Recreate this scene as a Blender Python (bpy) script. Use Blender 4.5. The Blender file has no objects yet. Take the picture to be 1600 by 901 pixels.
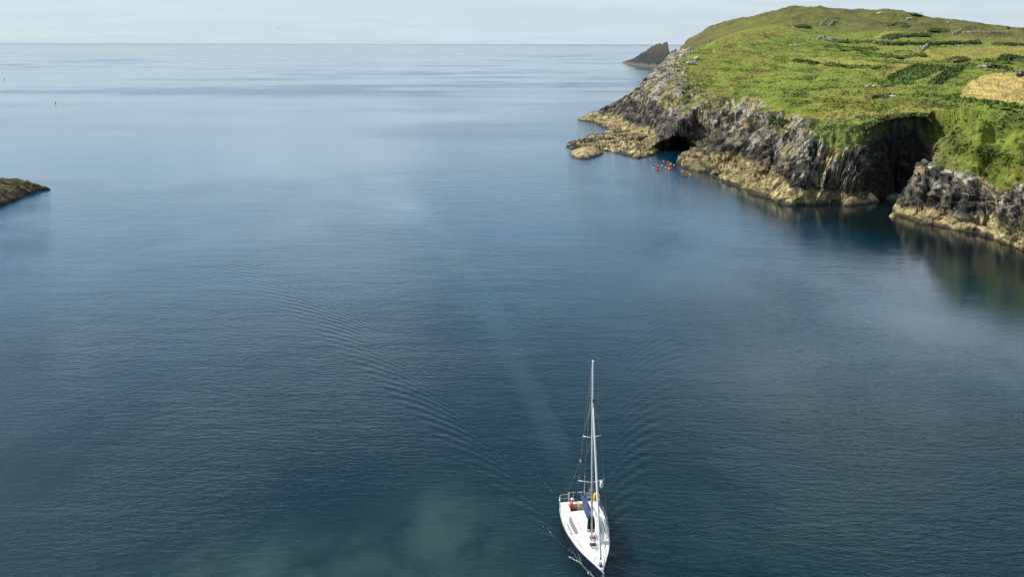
import bpy, bmesh, math, random
import numpy as np
from mathutils import Vector, Matrix

random.seed(7); rng = np.random.default_rng(7)
S = bpy.context.scene; C = S.collection
R = math.radians

# ------------------------------------------------------------------ camera, sky, sun, exposure
F, H, CX, CY = 1570.0, 35.0, 800.0, 450.5          # focal length in photo pixels, height above the sea
PITCH = math.atan((CY-68.3)/F); ROLL = R(0.14)
cam_d = bpy.data.cameras.new('camera'); cam = bpy.data.objects.new('camera', cam_d); C.objects.link(cam)
cam_d.sensor_width = 36; cam_d.lens = 36*F/1600; cam_d.clip_start = 0.5; cam_d.clip_end = 150000
cp, sp_ = math.cos(PITCH), math.sin(PITCH); cr, sr = math.cos(ROLL), math.sin(ROLL)
RGT, UPV, FWD = np.array([1., 0, 0]), np.array([0, sp_, cp]), np.array([0, cp, -sp_])
RG2, UP2 = RGT*cr+UPV*sr, -RGT*sr+UPV*cr
m = Matrix((( *RG2, 0), (*UP2, 0), (*(-FWD), 0), (0, 0, 0, 1))).transposed()
m.translation = (0, 0, H); cam.matrix_world = m
S.camera = cam

SUN_EL, SUN_AZ = 42.0, -76.0                        # azimuth from the view direction (+Y), negative = left
sd = Vector((math.sin(R(SUN_AZ))*math.cos(R(SUN_EL)), math.cos(R(SUN_AZ))*math.cos(R(SUN_EL)), math.sin(R(SUN_EL))))
sun_d = bpy.data.lights.new('sun', 'SUN'); sun = bpy.data.objects.new('sun', sun_d); C.objects.link(sun)
sun_d.energy = 4.2; sun_d.angle = R(0.53); sun_d.color = (1.0, 0.95, 0.86)
sun.rotation_euler = (-sd).to_track_quat('-Z', 'Y').to_euler(); sun.location = (-200, 100, 250)

W = bpy.data.worlds.new('World'); S.world = W; W.use_nodes = True
wn, wl = W.node_tree.nodes, W.node_tree.links
bg = wn['Background']; bg.inputs['Strength'].default_value = 0.1
sky = wn.new('ShaderNodeTexSky'); sky.sky_type = 'NISHITA'; sky.sun_disc = False
sky.sun_elevation = R(SUN_EL); sky.sun_rotation = R(SUN_AZ)
sky.altitude = 30; sky.air_density = 1.0; sky.dust_density = 0.35; sky.ozone_density = 2.5
def wnode(t, **k):
    n = wn.new(t)
    for a, b in k.items(): setattr(n, a, b)
    return n
def wmath(op, a, b=None, clamp=False):
    n = wnode('ShaderNodeMath', operation=op, use_clamp=clamp)
    for i, v in enumerate((a, b)):
        if v is None: continue
        if isinstance(v, (int, float)): n.inputs[i].default_value = v
        else: wl.new(v, n.inputs[i])
    return n.outputs[0]
tc = wnode('ShaderNodeTexCoord'); sx = wnode('ShaderNodeSeparateXYZ'); wl.new(tc.outputs['Generated'], sx.inputs[0])
zc = wmath('ADD', wmath('MAXIMUM', sx.outputs[2], 0.0), 0.05)
cx = wmath('DIVIDE', sx.outputs[0], zc); cy = wmath('DIVIDE', sx.outputs[1], zc)
cb = wnode('ShaderNodeCombineXYZ'); wl.new(cx, cb.inputs[0]); wl.new(cy, cb.inputs[1])
CLOUD_W = 1114.54
cn = wnode('ShaderNodeTexNoise', noise_dimensions='4D'); cn.inputs['W'].default_value = CLOUD_W; cn.inputs['Scale'].default_value = 1.0; cn.inputs['Detail'].default_value = 6
cn.inputs['Roughness'].default_value = 0.5; wl.new(cb.outputs[0], cn.inputs['Vector'])
cn2 = wnode('ShaderNodeTexNoise', noise_dimensions='4D'); cn2.inputs['W'].default_value = CLOUD_W+5; cn2.inputs['Scale'].default_value = 0.4; cn2.inputs['Detail'].default_value = 2
wl.new(cb.outputs[0], cn2.inputs['Vector'])
cov = wmath('ADD', wmath('MULTIPLY', cn.outputs[0], 0.6), wmath('MULTIPLY', cn2.outputs[0], 0.4))
def wramp(v, a, b, c, d):
    q = wnode('ShaderNodeMapRange', interpolation_type='SMOOTHSTEP')
    for k, x in zip((1, 2, 3, 4), (a, b, c, d)): q.inputs[k].default_value = x
    wl.new(v, q.inputs[0]); return q.outputs[0]
cloud = wramp(cov, 0.47, 0.60, 0.0, 0.85)
cloud = wmath('MULTIPLY', cloud, wramp(sx.outputs[2], 0.03, 0.12, 0.05, 1.0))   # seen edge-on they thin out into the haze
veil = wramp(sx.outputs[2], 0.0, 0.2, 0.88, 0.06)                               # pale sea haze above the horizon, all the way round
def wmix(f, a, b):
    q = wnode('ShaderNodeMix', data_type='RGBA'); wl.new(f, q.inputs[0]); wl.new(a, q.inputs[6])
    q.inputs[7].default_value = (*b, 1); return q.outputs[2]
skycol = wmix(cloud, wmix(veil, sky.outputs[0], (3.9, 4.75, 5.5)), (9.6, 10.8, 11.8))
wl.new(skycol, bg.inputs['Color'])

S.view_settings.view_transform = 'Standard'; S.view_settings.look = 'None'
S.view_settings.exposure = 0.55; S.view_settings.gamma = 1.0
S.render.engine = 'CYCLES'; S.cycles.use_denoising = True
S.cycles.max_bounces = 6; S.cycles.diffuse_bounces = 2; S.cycles.glossy_bounces = 3
S.cycles.caustics_reflective = False; S.cycles.caustics_refractive = False

# ------------------------------------------------------------------ photo ray <-> place helpers
def ray(px, py):
    return (px-CX)*RG2 + (CY-py)*UP2 + F*FWD
def Pz(px, py, z=0.0):
    d = ray(px, py); t = (z-H)/d[2]; return np.array([0, 0, H]) + d*t
def PY(px, py, Y):
    d = ray(px, py); t = Y/d[1]; return np.array([0, 0, H]) + d*t
def project(P):
    q = P - np.array([0, 0, H]); w = q@FWD
    return CX + F*(q@RG2)/w, CY - F*(q@UP2)/w
def sstep(a, b, x):
    t = np.clip((x-a)/(b-a), 0, 1); return t*t*(3-2*t)

# ------------------------------------------------------------------ numpy gradient noise
_perm = np.concatenate([np.random.default_rng(3).permutation(256)]*3).astype(np.int32)
_g = np.random.default_rng(4).normal(size=(256, 3)).astype(np.float32); _g /= np.linalg.norm(_g, axis=1)[:, None]
def noise3(x, y, z):
    x, y, z = np.broadcast_arrays(np.asarray(x, np.float32), np.asarray(y, np.float32), np.asarray(z, np.float32))
    xi, yi, zi = np.floor(x).astype(np.int32), np.floor(y).astype(np.int32), np.floor(z).astype(np.int32)
    fx, fy, fz = x-xi, y-yi, z-zi; xi &= 255; yi &= 255; zi &= 255
    u, v, w = (f*f*f*(f*(f*6-15)+10) for f in (fx, fy, fz)); out = 0
    for dx in (0, 1):
        wx = u if dx else 1-u
        for dy in (0, 1):
            wy = v if dy else 1-v
            for dz in (0, 1):
                g = _g[_perm[_perm[_perm[xi+dx]+yi+dy]+zi+dz]]
                out = out + wx*wy*(w if dz else 1-w)*(g[..., 0]*(fx-dx)+g[..., 1]*(fy-dy)+g[..., 2]*(fz-dz))
    return out*1.5
def fbm(x, y, z, o=4, gain=0.5):
    a, s, f = 1.0, 0, 1.0
    for i in range(o):
        s = s + a*noise3(x*f+17.3*i, y*f+5.1*i, z*f+9.7*i); a *= gain; f *= 2.03
    return s

# ------------------------------------------------------------------ object helpers
def tag(o, label=None, cat=None, group=None, kind=None):
    for k, v in (('label', label), ('category', cat), ('group', group), ('kind', kind)):
        if v: o[k] = v
    return o
def empty(name, loc=(0, 0, 0), rz=0.0):
    o = bpy.data.objects.new(name, None); C.objects.link(o); o.location = loc; o.rotation_euler.z = rz
    o.empty_display_size = 0.3; return o
def link(name, me, mat, parent=None, smooth=False):
    o = bpy.data.objects.new(name, me); C.objects.link(o)
    if mat is not None and len(me.materials) == 0: me.materials.append(mat)
    if parent is not None: o.parent = parent
    if smooth: me.polygons.foreach_set('use_smooth', np.ones(len(me.polygons), bool))
    return o
def np_mesh(name, V, Q, smooth=True, col=None, attrs=None):
    me = bpy.data.meshes.new(name); k = Q.shape[1]
    me.vertices.add(len(V)); me.vertices.foreach_set('co', np.ascontiguousarray(V, np.float32).ravel())
    me.loops.add(Q.size); me.loops.foreach_set('vertex_index', np.ascontiguousarray(Q, np.int32).ravel())
    me.polygons.add(len(Q)); me.polygons.foreach_set('loop_start', np.arange(0, Q.size, k, dtype=np.int32))
    me.polygons.foreach_set('use_smooth', np.full(len(Q), smooth, bool))
    if col is not None:
        a = me.attributes.new('albedo', 'FLOAT_COLOR', 'POINT')
        a.data.foreach_set('color', np.concatenate([col, np.ones((len(V), 1))], 1).astype(np.float32).ravel())
    for n, v in (attrs or {}).items():
        a = me.attributes.new(n, 'FLOAT', 'POINT'); a.data.foreach_set('value', np.asarray(v, np.float32).ravel())
    me.update(); me.validate(); return me
def grid_quads(nr, nc, wrap=False):
    i = np.arange(nr*nc).reshape(nr, nc)
    if wrap: i = np.concatenate([i, i[:, :1]], 1)
    return np.stack([i[:-1, :-1], i[:-1, 1:], i[1:, 1:], i[1:, :-1]], -1).reshape(-1, 4)
def sub_mesh(V, Q, keep):
    q = Q[keep]; u, inv = np.unique(q, return_inverse=True); return u, inv.reshape(q.shape)

# ------------------------------------------------------------------ materials
def mat(name, color=(0.5, 0.5, 0.5), rough=0.5, spec=0.5, metal=0.0, var=0.0, vscale=8.0, bump=0.0, bscale=20.0, coat=0.0):
    mt = bpy.data.materials.new(name); mt.use_nodes = True; n, l = mt.node_tree.nodes, mt.node_tree.links
    b = n['Principled BSDF']; b.inputs['Base Color'].default_value = (*color, 1)
    b.inputs['Roughness'].default_value = rough; b.inputs['Specular IOR Level'].default_value = spec
    b.inputs['Metallic'].default_value = metal; b.inputs['Coat Weight'].default_value = coat
    tcn = n.new('ShaderNodeTexCoord')
    if var > 0:
        t = n.new('ShaderNodeTexNoise'); t.inputs['Scale'].default_value = vscale; t.inputs['Detail'].default_value = 5
        l.new(tcn.outputs['Object'], t.inputs['Vector'])
        mr = n.new('ShaderNodeMapRange'); mr.inputs[1].default_value = 0.3; mr.inputs[2].default_value = 0.7
        mr.inputs[3].default_value = 1-var; mr.inputs[4].default_value = 1+var; l.new(t.outputs[0], mr.inputs[0])
        mx = n.new('ShaderNodeVectorMath'); mx.operation = 'SCALE'; mx.inputs[0].default_value = color
        l.new(mr.outputs[0], mx.inputs['Scale']); l.new(mx.outputs[0], b.inputs['Base Color'])
    if bump > 0:
        t = n.new('ShaderNodeTexNoise'); t.inputs['Scale'].default_value = bscale; t.inputs['Detail'].default_value = 4
        l.new(tcn.outputs['Object'], t.inputs['Vector'])
        bp = n.new('ShaderNodeBump'); bp.inputs['Distance'].default_value = bump; l.new(t.outputs[0], bp.inputs['Height'])
        l.new(bp.outputs[0], b.inputs['Normal'])
    return mt
def land_mat(name, scales, contrast, rough, spec, bump, bscale, stretch=None):
    """albedo attribute x fine world-space grain, with relief"""
    mt = bpy.data.materials.new(name); mt.use_nodes = True; n, l = mt.node_tree.nodes, mt.node_tree.links
    b = n['Principled BSDF']; b.inputs['Roughness'].default_value = rough; b.inputs['Specular IOR Level'].default_value = spec
    at = n.new('ShaderNodeAttribute'); at.attribute_name = 'albedo'
    geo = n.new('ShaderNodeNewGeometry'); mp = n.new('ShaderNodeMapping'); l.new(geo.outputs['Position'], mp.inputs['Vector'])
    if stretch: mp.inputs['Rotation'].default_value = stretch[0]; mp.inputs['Scale'].default_value = stretch[1]
    prev = at.outputs['Color']; hs = None
    for sc in scales:
        t = n.new('ShaderNodeTexNoise'); t.inputs['Scale'].default_value = sc; t.inputs['Detail'].default_value = 6
        t.inputs['Roughness'].default_value = 0.65; l.new(mp.outputs[0], t.inputs['Vector'])
        mr = n.new('ShaderNodeMapRange'); mr.inputs[1].default_value = 0.3; mr.inputs[2].default_value = 0.7
        mr.inputs[3].default_value = 1-contrast; mr.inputs[4].default_value = 1+contrast; l.new(t.outputs[0], mr.inputs[0])
        mx = n.new('ShaderNodeVectorMath'); mx.operation = 'SCALE'; l.new(prev, mx.inputs[0]); l.new(mr.outputs[0], mx.inputs['Scale'])
        prev = mx.outputs[0]
    l.new(prev, b.inputs['Base Color'])
    t = n.new('ShaderNodeTexNoise'); t.inputs['Scale'].default_value = bscale; t.inputs['Detail'].default_value = 6
    t.inputs['Roughness'].default_value = 0.7; l.new(mp.outputs[0], t.inputs['Vector'])
    bp = n.new('ShaderNodeBump'); bp.inputs['Distance'].default_value = bump; bp.inputs['Strength'].default_value = 1
    l.new(t.outputs[0], bp.inputs['Height']); l.new(bp.outputs[0], b.inputs['Normal'])
    return mt
M_rock = land_mat('cliff_rock', (0.35, 1.7), 0.38, 0.85, 0.3, 0.7, 0.9, ((0, R(-42), R(20)), (0.45, 1.3, 1.6)))
M_grass = land_mat('hill_grass', (0.12, 0.9), 0.28, 0.95, 0.1, 0.6, 0.8)
M_leaf = land_mat('bracken_leaves', (0.5,), 0.3, 0.8, 0.2, 0.05, 4)

# ------------------------------------------------------------------ headland: coast line, heights
coast_px = [(1950,470),(1800,440),(1700,425),(1640,405),(1605,393),(1588,392),(1575,384),(1560,377),(1545,370),(1525,365),(1500,360),
 (1470,354),(1450,350),(1425,344),(1400,336),(1399,330),(1409,322),(1418,313),(1424,304),(1412,299),(1398,301),(1384,307),(1368,313),
 (1350,319),(1320,320),(1290,319),(1265,321),(1245,322),(1225,319),(1200,311),(1180,304),(1150,292),(1125,282),(1110,275),(1114,270),
 (1092,269),(1075,264),(1060,257),(1062,250),(1068,244),(1064,239),(1048,238),(1034,240),(1015,244),(998,247),
 (980,243),(965,240),(950,236),(935,235),(915,236),(900,233),(886,232),(882,227),(898,221),(915,219),(922,213),(945,209),(950,204),
 (941,199),(937,196),(925,191),(904,188),(901,184)]
coast = [tuple(Pz(*p)[:2]) for p in coast_px]
coast += [(42,500),(58,550),(74,620),(104,740),(132,870),(158,1000),(190,1200),(300,1500),(1800,1700),(1800,120)]
coast = np.array(coast)
def signed_dist(x, y):
    d2 = np.full(x.shape, 1e12, np.float32); inside = np.zeros(x.shape, bool)
    for (ax, ay), (bx, by) in zip(coast, np.roll(coast, -1, 0)):
        ex, ey = bx-ax, by-ay; t = np.clip(((x-ax)*ex+(y-ay)*ey)/(ex*ex+ey*ey), 0, 1)
        d2 = np.minimum(d2, (x-ax-t*ex)**2+(y-ay-t*ey)**2)
        c = ((ay > y) != (by > y)) & (x < ex*(y-ay)/(ey if abs(ey) > 1e-9 else 1e-9)+ax); inside ^= c
    d = np.sqrt(d2); return np.where(inside, d, -d)

# heights of the grassy top, read off the photo as (column, row, distance ahead)
top_pts = [(1600,190,200),(1700,190,195),(1900,190,190),(1560,195,204),(1500,200,206),(1460,205,212),(1600,250,188),(1700,260,180),(1440,195,226),
 (1410,181,250),(1360,186,246),(1330,200,238),(1290,198,242),(1240,200,243),(1200,200,254),(1150,205,277),(1120,192,302),(1100,200,315),(1080,175,342),(1060,190,365),
 (1040,150,405),(1000,150,445),(960,165,474),(930,176,480),(1000,120,500),(960,150,488),(1041,90,545),(1070,78,570),(1110,66,600),(1168,49,660),(1237,40,720),
 (1020,190,395),(980,190,425),
 (1100,130,440),(1150,150,355),(1200,120,435),(1200,80,540),(1300,150,330),(1300,110,425),(1300,75,560),(1300,55,690),(1300,40,810),
 (1400,150,305),(1400,110,410),(1400,75,540),(1400,50,700),(1400,35,850),(1500,150,290),(1550,150,290),(1510,138,315),(1600,165,268),(1700,165,262),
 (1600,118,370),(1550,112,390),(1550,95,480),(1620,95,480),(1700,100,450),(1600,75,620),(1550,60,760),(1600,52,900),(1700,60,800),(1480,60,700),
 (1053,78,960),(1070,68,980),(1087,55,1000),(1134,36,1000),(1160,29,1000),(1186,23,1000),(1237,16,1000),(1280,12,1000),(1340,19,1000),(1380,15,1000),(1430,26,1000),
 (1490,36,1000),(1520,38,1010),(1560,45,1040),(1600,49,1050),(1700,60,1050),(1900,80,1000),(1900,130,400)]
T = np.array([PY(*p) for p in top_pts])
# fall-away behind the skyline
T = np.vstack([T, [[150,1250,5],[300,1350,5],[500,1350,8],[700,1350,8],[100,900,2],[950,1300,5],[60,600,0],[85,720,0]]])
def uv_of(x, y): return np.stack([x/y*9, np.log(y)*4.2], -1)
def tps(r2): return 0.5*r2*np.log(r2+1e-9)
K = uv_of(T[:, 0], T[:, 1]); n = len(K)
A = np.zeros((n+3, n+3)); A[:n, :n] = tps(((K[:, None]-K[None])**2).sum(-1)) + np.eye(n)*2e-3
A[:n, n] = 1; A[:n, n+1:] = K; A[n, :n] = 1; A[n+1:, :n] = K.T
wts = np.linalg.solve(A, np.concatenate([T[:, 2], np.zeros(3)]))
def top_height(x, y):
    u = uv_of(x, y); h = wts[n]+u[..., 0]*wts[n+1]+u[..., 1]*wts[n+2]
    for i in range(n):
        h = h + wts[i]*tps((u[..., 0]-K[i, 0])**2+(u[..., 1]-K[i, 1])**2)
    return h
# along-coast character by photo column: ledge width, ledge height, cliff steepness, rock band width
CA = np.array([860, 900, 950, 1000, 1040, 1062, 1080, 1110, 1150, 1200, 1240, 1300, 1340, 1375, 1400, 1425, 1450, 1500, 1545, 1600, 1700])
LW = np.array([5, 6, 9, 8, 4, 0.5, 7, 8, 8, 4, 2.5, 2.5, .8, .3, .3, 1.0, 2, 2.5, 2.5, 3, 3])
LH = np.array([2, 2.2, 2.6, 2.6, 2.6, 1.5, 2.6, 2.4, 2.2, 2.4, 3, 2.6, 2.2, 1.5, 1.5, 1.5, 2, 2.2, 2.4, 2.2, 2.2])
SL = np.array([.5, .5, .55, .75, 1.1, 1.7, .9, .7, .7, .8, .9, 1.3, 2.6, 4.5, 4.5, 4.0, 1.7, 1.5, 1.5, 1.1, 1.1])
RW = np.array([62, 62, 64, 60, 48, 44, 36, 30, 23, 20, 17, 17, 13, 8, 6, 8, 9, 9, 8, 8.5, 8.5])

NC, NB, NR = 860, 540, 320
cols = np.linspace(866, 1740, NC); tanx = (cols-CX)/F
# for each column find the first shore crossing
rr = np.linspace(135, 620, 1500); az = np.arctan(tanx/np.cos(PITCH)*1.0)
XX = np.sin(az)[None]*rr[:, None]; YY = np.cos(az)[None]*rr[:, None]
sd0 = signed_dist(XX.astype(np.float32), YY.astype(np.float32))
first = np.argmax(sd0 > 0, 0); r0 = np.where((sd0 > 0).any(0), rr[first], 560.0)
r0 = np.array([r0[max(0, i-14):i+15].min() for i in range(NC)])
ker = np.hanning(31); ker /= ker.sum(); r0 = np.convolve(np.pad(r0, 15, 'edge'), ker, 'valid')
band = np.interp(cols, [866, 900, 1000, 1100, 1200, 1350, 1400, 1480, 1740], [150, 170, 210, 110, 62, 60, 85, 48, 48])
tB = np.linspace(0, 1, NB)[:, None]; tR = np.linspace(0, 1, NR+1)[1:, None]
rB = (r0-7)[None]+(band+7)[None]*tB
rE = (r0+band)[None]; rO = rE*(1450/rE)**tR
r = np.concatenate([rB, rO], 0)
X = np.sin(az)[None]*r; Y = np.cos(az)[None]*r; NRW = r.shape[0]
CP = project(np.stack([X, Y, np.full(X.shape, 6.0)], -1).reshape(-1, 3))[0].reshape(X.shape)
wob = fbm(X/9, Y/9, 0, 4)*1.5 + fbm(X/2.2, Y/2.2, 3, 2)*0.5
d = signed_dist(X.astype(np.float32), Y.astype(np.float32)) + wob*sstep(120, 20, np.abs(X*0))
G = top_height(X, Y)
lw, lh, sl, rw = (np.interp(CP, CA, q) for q in (LW, LH, SL, RW))
lw = lw*(1+0.5*fbm(X/14, Y/14, 7, 2)); lh = lh*(1+0.35*fbm(X/7, Y/7, 11, 3))
sl = sl+3.5*sstep(600, 760, Y)
prof = np.where(d < 0, d*0.5, np.where(d < lw, lh*np.clip(d/np.maximum(lw, .1), 0, 1)**0.6, lh+(d-lw)*sl))
k_ = 1.2; hd = np.clip(0.5+0.5*(G-prof)/k_, 0, 1)
Z = G*(1-hd)+prof*hd - k_*hd*(1-hd)
Z = np.where(d < 0, np.minimum(Z, d*0.5), np.maximum(Z, 0.12))
# the right buttress falls away to the left, and behind it the inlet cuts back to a sheer head wall
blim = np.interp(CP, [1396, 1410, 1425, 1440, 1452, 1462, 1472], [.6, 3.2, 6.2, 10.4, 13.5, 17, 30])-0.28*np.maximum(Y-214, 0)+7*np.maximum(Y-245, 0)+1.0*fbm(X/4, Y/4, 23, 3)
bz = (CP > 1396) & (CP < 1472)
Z = np.where(bz & (d > 0), np.minimum(Z, np.maximum(blim, .4)), Z)
# the black gully right of the buttress, and the wet notch in the far left slab
def gully(x0, y0, x1, y1, w, dep):
    global Z
    ex, ey = x1-x0, y1-y0; L2 = ex*ex+ey*ey; t = np.clip(((X-x0)*ex+(Y-y0)*ey)/L2, 0, 1)
    q = np.sqrt((X-x0-t*ex)**2+(Y-y0-t*ey)**2) + 0.6*fbm(X/3, Y/3, 21, 3)
    Z = Z - dep*sstep(w, w*0.25, q)*(1-0.35*t)*(d > 1)
gp = lambda px, py, Yd: PY(px, py, Yd)[:2]
a_, b_ = gp(1535, 300, 189), gp(1562, 225, 204); gully(*a_, *b_, 4.2, 5.5)
a_, b_ = gp(1197, 235, 246), gp(1218, 196, 262); gully(*a_, *b_, 2.2, 3.0)
a_, b_ = gp(1000, 232, 372), gp(1030, 205, 395); gully(*a_, *b_, 3, 2.0)
# grass comes down to this height on the right-hand cliffs
ZR = np.interp(CP, [1240, 1300, 1330, 1360, 1385, 1410, 1425, 1440, 1455, 1500, 1530, 1560, 1600, 1700], [12.5, 12.0, 11.5, 13.0, 14.5, 16, 15, 11, 10, 9.5, 8.5, 7.5, 8.2, 8.5])
zlim = ZR+2.2*fbm(X/8, Y/8, 51, 3)
# grass hummocks
RK0 = sstep(-0.12, 0.25, (rw-d)/np.maximum(rw, 1) + 0.42*fbm(X/16, Y/16, 5, 3) + 0.18*fbm(X/4, Y/4, 6, 3))
dist = np.sqrt(X*X+Y*Y)
wR = sstep(1235, 1300, CP)*sstep(700, 560, dist)
RK0 = RK0*(1-wR)+wR*sstep(1.2, -1.2, Z-zlim)
hum = (fbm(X/11, Y/11, 2, 3)*0.9+fbm(X/3.2, Y/3.2, 4, 3)*0.42)*sstep(2, 14, d)
far = sstep(700, 980, dist)
hum = hum + far*fbm(X/40, Y/40, 8, 4)*4.0
V = np.stack([X, Y, Z], -1)
V[..., 2] += hum*(1-RK0*0.6)
# normals
def normals(V):
    du = np.gradient(V, axis=1); dv = np.gradient(V, axis=0); nn = np.cross(du, dv); nn /= np.linalg.norm(nn, axis=-1, keepdims=True)+1e-9
    return np.where(nn[..., 2:] < 0, -nn, nn)
N0 = normals(V); steep = sstep(0.86, 0.62, N0[..., 2])
RK = np.clip(np.maximum(RK0, steep*sstep(70, 30, d)*(1-wR)), 0, 1)*sstep(650, 570, dist)
# bedded, blocky rock relief pushed along the surface normal
ang = np.interp(CP, [900, 1100, 1250, 1350, 1450, 1700], [38, 34, 38, 52, 40, 26]); ca, sa = np.cos(np.radians(ang)), np.sin(np.radians(ang))
along = V[..., 0]*ca+V[..., 2]*sa; across = -V[..., 0]*sa+V[..., 2]*ca; dep_ = V[..., 1]*0.9
wv = fbm(V[..., 0]/12, V[..., 1]/12, V[..., 2]/12, 3)*2.2
rel = 0
for lam, amp in ((7.0, 0.85), (3.0, 0.55), (1.3, 0.40), (0.6, 0.26)):
    q = noise3(along/(lam*5.5)+lam, (across+wv)/lam, dep_/lam)
    rel = rel + amp*(1-2.2*np.abs(q)) - amp*0.45
def cellhash(a, b, c):
    a, b, c = (np.floor(q).astype(np.int32) & 255 for q in (a, b, c)); return _perm[_perm[_perm[a]+b]+c]/127.5-1
jit = fbm(V[..., 0]/2.5, V[..., 1]/2.5, V[..., 2]/2.5, 2)*.5
rel = rel + 0.36*cellhash(along/4.6+jit, (across+wv)/1.25, dep_/2.2+jit) + 0.22*cellhash(along/2.0+jit, (across+wv)/.6, dep_/1.0-jit)
step = 0.8; tz = (across+wv)/step; rel = rel + 0.5*(np.floor(tz)+sstep(0.0, 0.35, tz-np.floor(tz))-tz)
Ns = N0.copy(); 
V = V + Ns*(rel*RK*sstep(-0.5, 1.2, d)*sstep(900, 300, dist+d*0))[..., None]
V[..., 2] += (rel*0.25)*RK*sstep(0, 3, d)*sstep(900, 300, dist)
V = V + N0*(.34*fbm(V[..., 0]/1.5, V[..., 1]/1.5, V[..., 2]/1.5, 3)*(1-RK)*sstep(3, 8, d)*sstep(650, 400, dist))[..., None]
# sea caves: push the lower face inland under its roof
def cave(px, py, z0, rx, ry, rz, push, dirv):
    global V
    c0 = Pz(px, py, z0)
    q = ((V[..., 0]-c0[0])/rx)**2+((V[..., 1]-c0[1])/ry)**2+((V[..., 2]-c0[2])/rz)**2
    f = sstep(1.0, 0.45, q)
    V = V + f[..., None]*push*np.array(dirv)
cave(1056, 239, 0.3, 9.0, 12, 5.6, 22, (0.22, 0.97, -0.05))

# ------------------------------------------------------------------ find places on the built land
PXg, PYg = project(V.reshape(-1, 3)); PYg = PYg.reshape(X.shape); runmin = np.minimum.accumulate(PYg, 0)
def terr(px, py):
    rd = ray(px, py); j = int(np.clip(np.searchsorted(az, math.atan2(rd[0], rd[1])), 0, NC-1)); i = int(np.argmax(runmin[:, j] <= py))
    return V[i, j].copy()
def in_poly(x, y, P):
    ins = np.zeros(x.shape, bool)
    for (ax, ay), (bx, by) in zip(P, np.roll(P, -1, 0)):
        ins ^= ((ay > y) != (by > y)) & (x < (bx-ax)*(y-ay)/((by-ay) if abs(by-ay) > 1e-9 else 1e-9)+ax)
    return ins
def world_poly(pts): return np.array([terr(*p)[:2] for p in pts])
wx, wy = V[..., 0], V[..., 1]
jx, jy = wx+fbm(wx/6, wy/6, 31, 3)*2.5, wy+fbm(wx/6, wy/6, 41, 3)*4
meadow_px = [[(1240,97),(1262,89),(1310,92),(1400,101),(1440,105),(1425,110),(1345,112),(1275,106)],
 [(1445,80),(1500,73),(1600,73),(1700,76),(1700,90),(1600,90),(1500,93),(1440,96),(1375,92)],
 [(1463,64),(1500,54),(1560,54),(1575,60),(1560,66),(1510,66)],[(1372,80),(1400,73),(1440,75),(1436,82)],
 [(1360,60),(1380,50),(1410,50),(1385,58)],[(1575,60),(1600,56),(1640,58),(1640,66),(1575,67)],
 [(1222,180),(1330,172),(1420,166),(1480,172),(1470,182),(1400,176),(1330,184),(1250,195)]]
meadow = np.zeros(X.shape)
for p in meadow_px: meadow = np.maximum(meadow, in_poly(jx, jy, world_poly(p)))
hay_poly = world_poly([(1500,150),(1504,138),(1515,128),(1530,121),(1550,116),(1575,114.5),(1600,115),(1660,118),(1720,124),(1720,180),(1640,172),(1600,168),(1560,163),(1525,158),(1505,155)])
hay = in_poly(wx, wy, hay_poly) & (np.arange(NRW)[:, None] > 30)
dry_px = [[(1318,182),(1350,140),(1400,112),(1440,96),(1452,100),(1400,130),(1370,160),(1345,176)],[(1060,120),(1120,70),(1200,45),(1240,40),(1235,50),(1170,70),(1120,105),(1075,140)],
          [(1090,150),(1180,105),(1200,110),(1120,155)]]
dry = np.zeros(X.shape)
for p in dry_px: dry = np.maximum(dry, in_poly(jx, jy, world_poly(p)))
# ---- albedo
c3 = lambda *a: np.array(a)
lerp = lambda a, b, t: a+(b-a)*t[..., None]
n_big = fbm(wx/38, wy/60, 12, 3); n_mid = fbm(wx/9, wy/14, V[..., 2]/5+13, 3); n_sm = fbm(wx/2.5, wy/3.5, V[..., 2]/1.6+14, 3)
veg = np.broadcast_to(c3(.140, .172, .028), V.shape)
veg = lerp(veg, c3(.082, .118, .018), sstep(-0.05, 0.5, n_mid+0.6*n_sm))
veg = lerp(veg, c3(.185, .180, .038), sstep(0.05, 0.6, n_big+0.3*n_sm)*0.75)
veg = lerp(veg, c3(.165, .125, .040), np.clip(dry*0.75*sstep(-.4, .3, n_sm+n_mid*.4)+0.5*sstep(.25, .7, fbm(wx/20, wy/30, 15, 4)), 0, .8))
veg = lerp(veg, c3(.225, .200, .045), meadow*(0.85+0.15*np.clip(n_mid, -1, 1)))
farv = lerp(np.broadcast_to(c3(.110, .110, .030), V.shape), c3(.085, .070, .030), sstep(-.2, .4, fbm(wx/45, wy/60, 16, 4)))
veg = lerp(veg, farv, sstep(690, 860, dist)*0.9)
heath_shade = sstep(.86, .62, N0[..., 2])*np.interp(CP, [1326, 1346, 1440, 1470], [0, 1, 1, .6])*sstep(1330, 1350, CP)
veg = lerp(veg, c3(.026, .032, .011), np.clip(heath_shade*(.9+.35*n_sm)*np.where(CP > 1455, .45+1.2*n_mid, 1), 0, .95))  # shade of the steep inlet faces painted into dark heath colour
edge = sstep(5, 0, np.abs(d-rw*1.05)); veg = lerp(veg, c3(.150, .125, .025), edge*0.5*sstep(-.2, .4, n_sm))
zz = V[..., 2] + 0.9*fbm(wx/5, wy/5, V[..., 2]/3, 3)
n_r = fbm(along/3.6, across/1.3, dep_/2.2, 4); n_r2 = fbm(along/20, across/9, dep_/12, 3); n_r3 = fbm(wx/7, wy/7, V[..., 2]/4, 3)
rock = lerp(np.broadcast_to(c3(.138, .124, .096), V.shape), c3(.38, .345, .26), sstep(-.05, .55, n_r+0.1))
rock = lerp(rock, c3(.043, .039, .032), sstep(.0, .36, -n_r+0.45*n_r2)*0.9)
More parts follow.
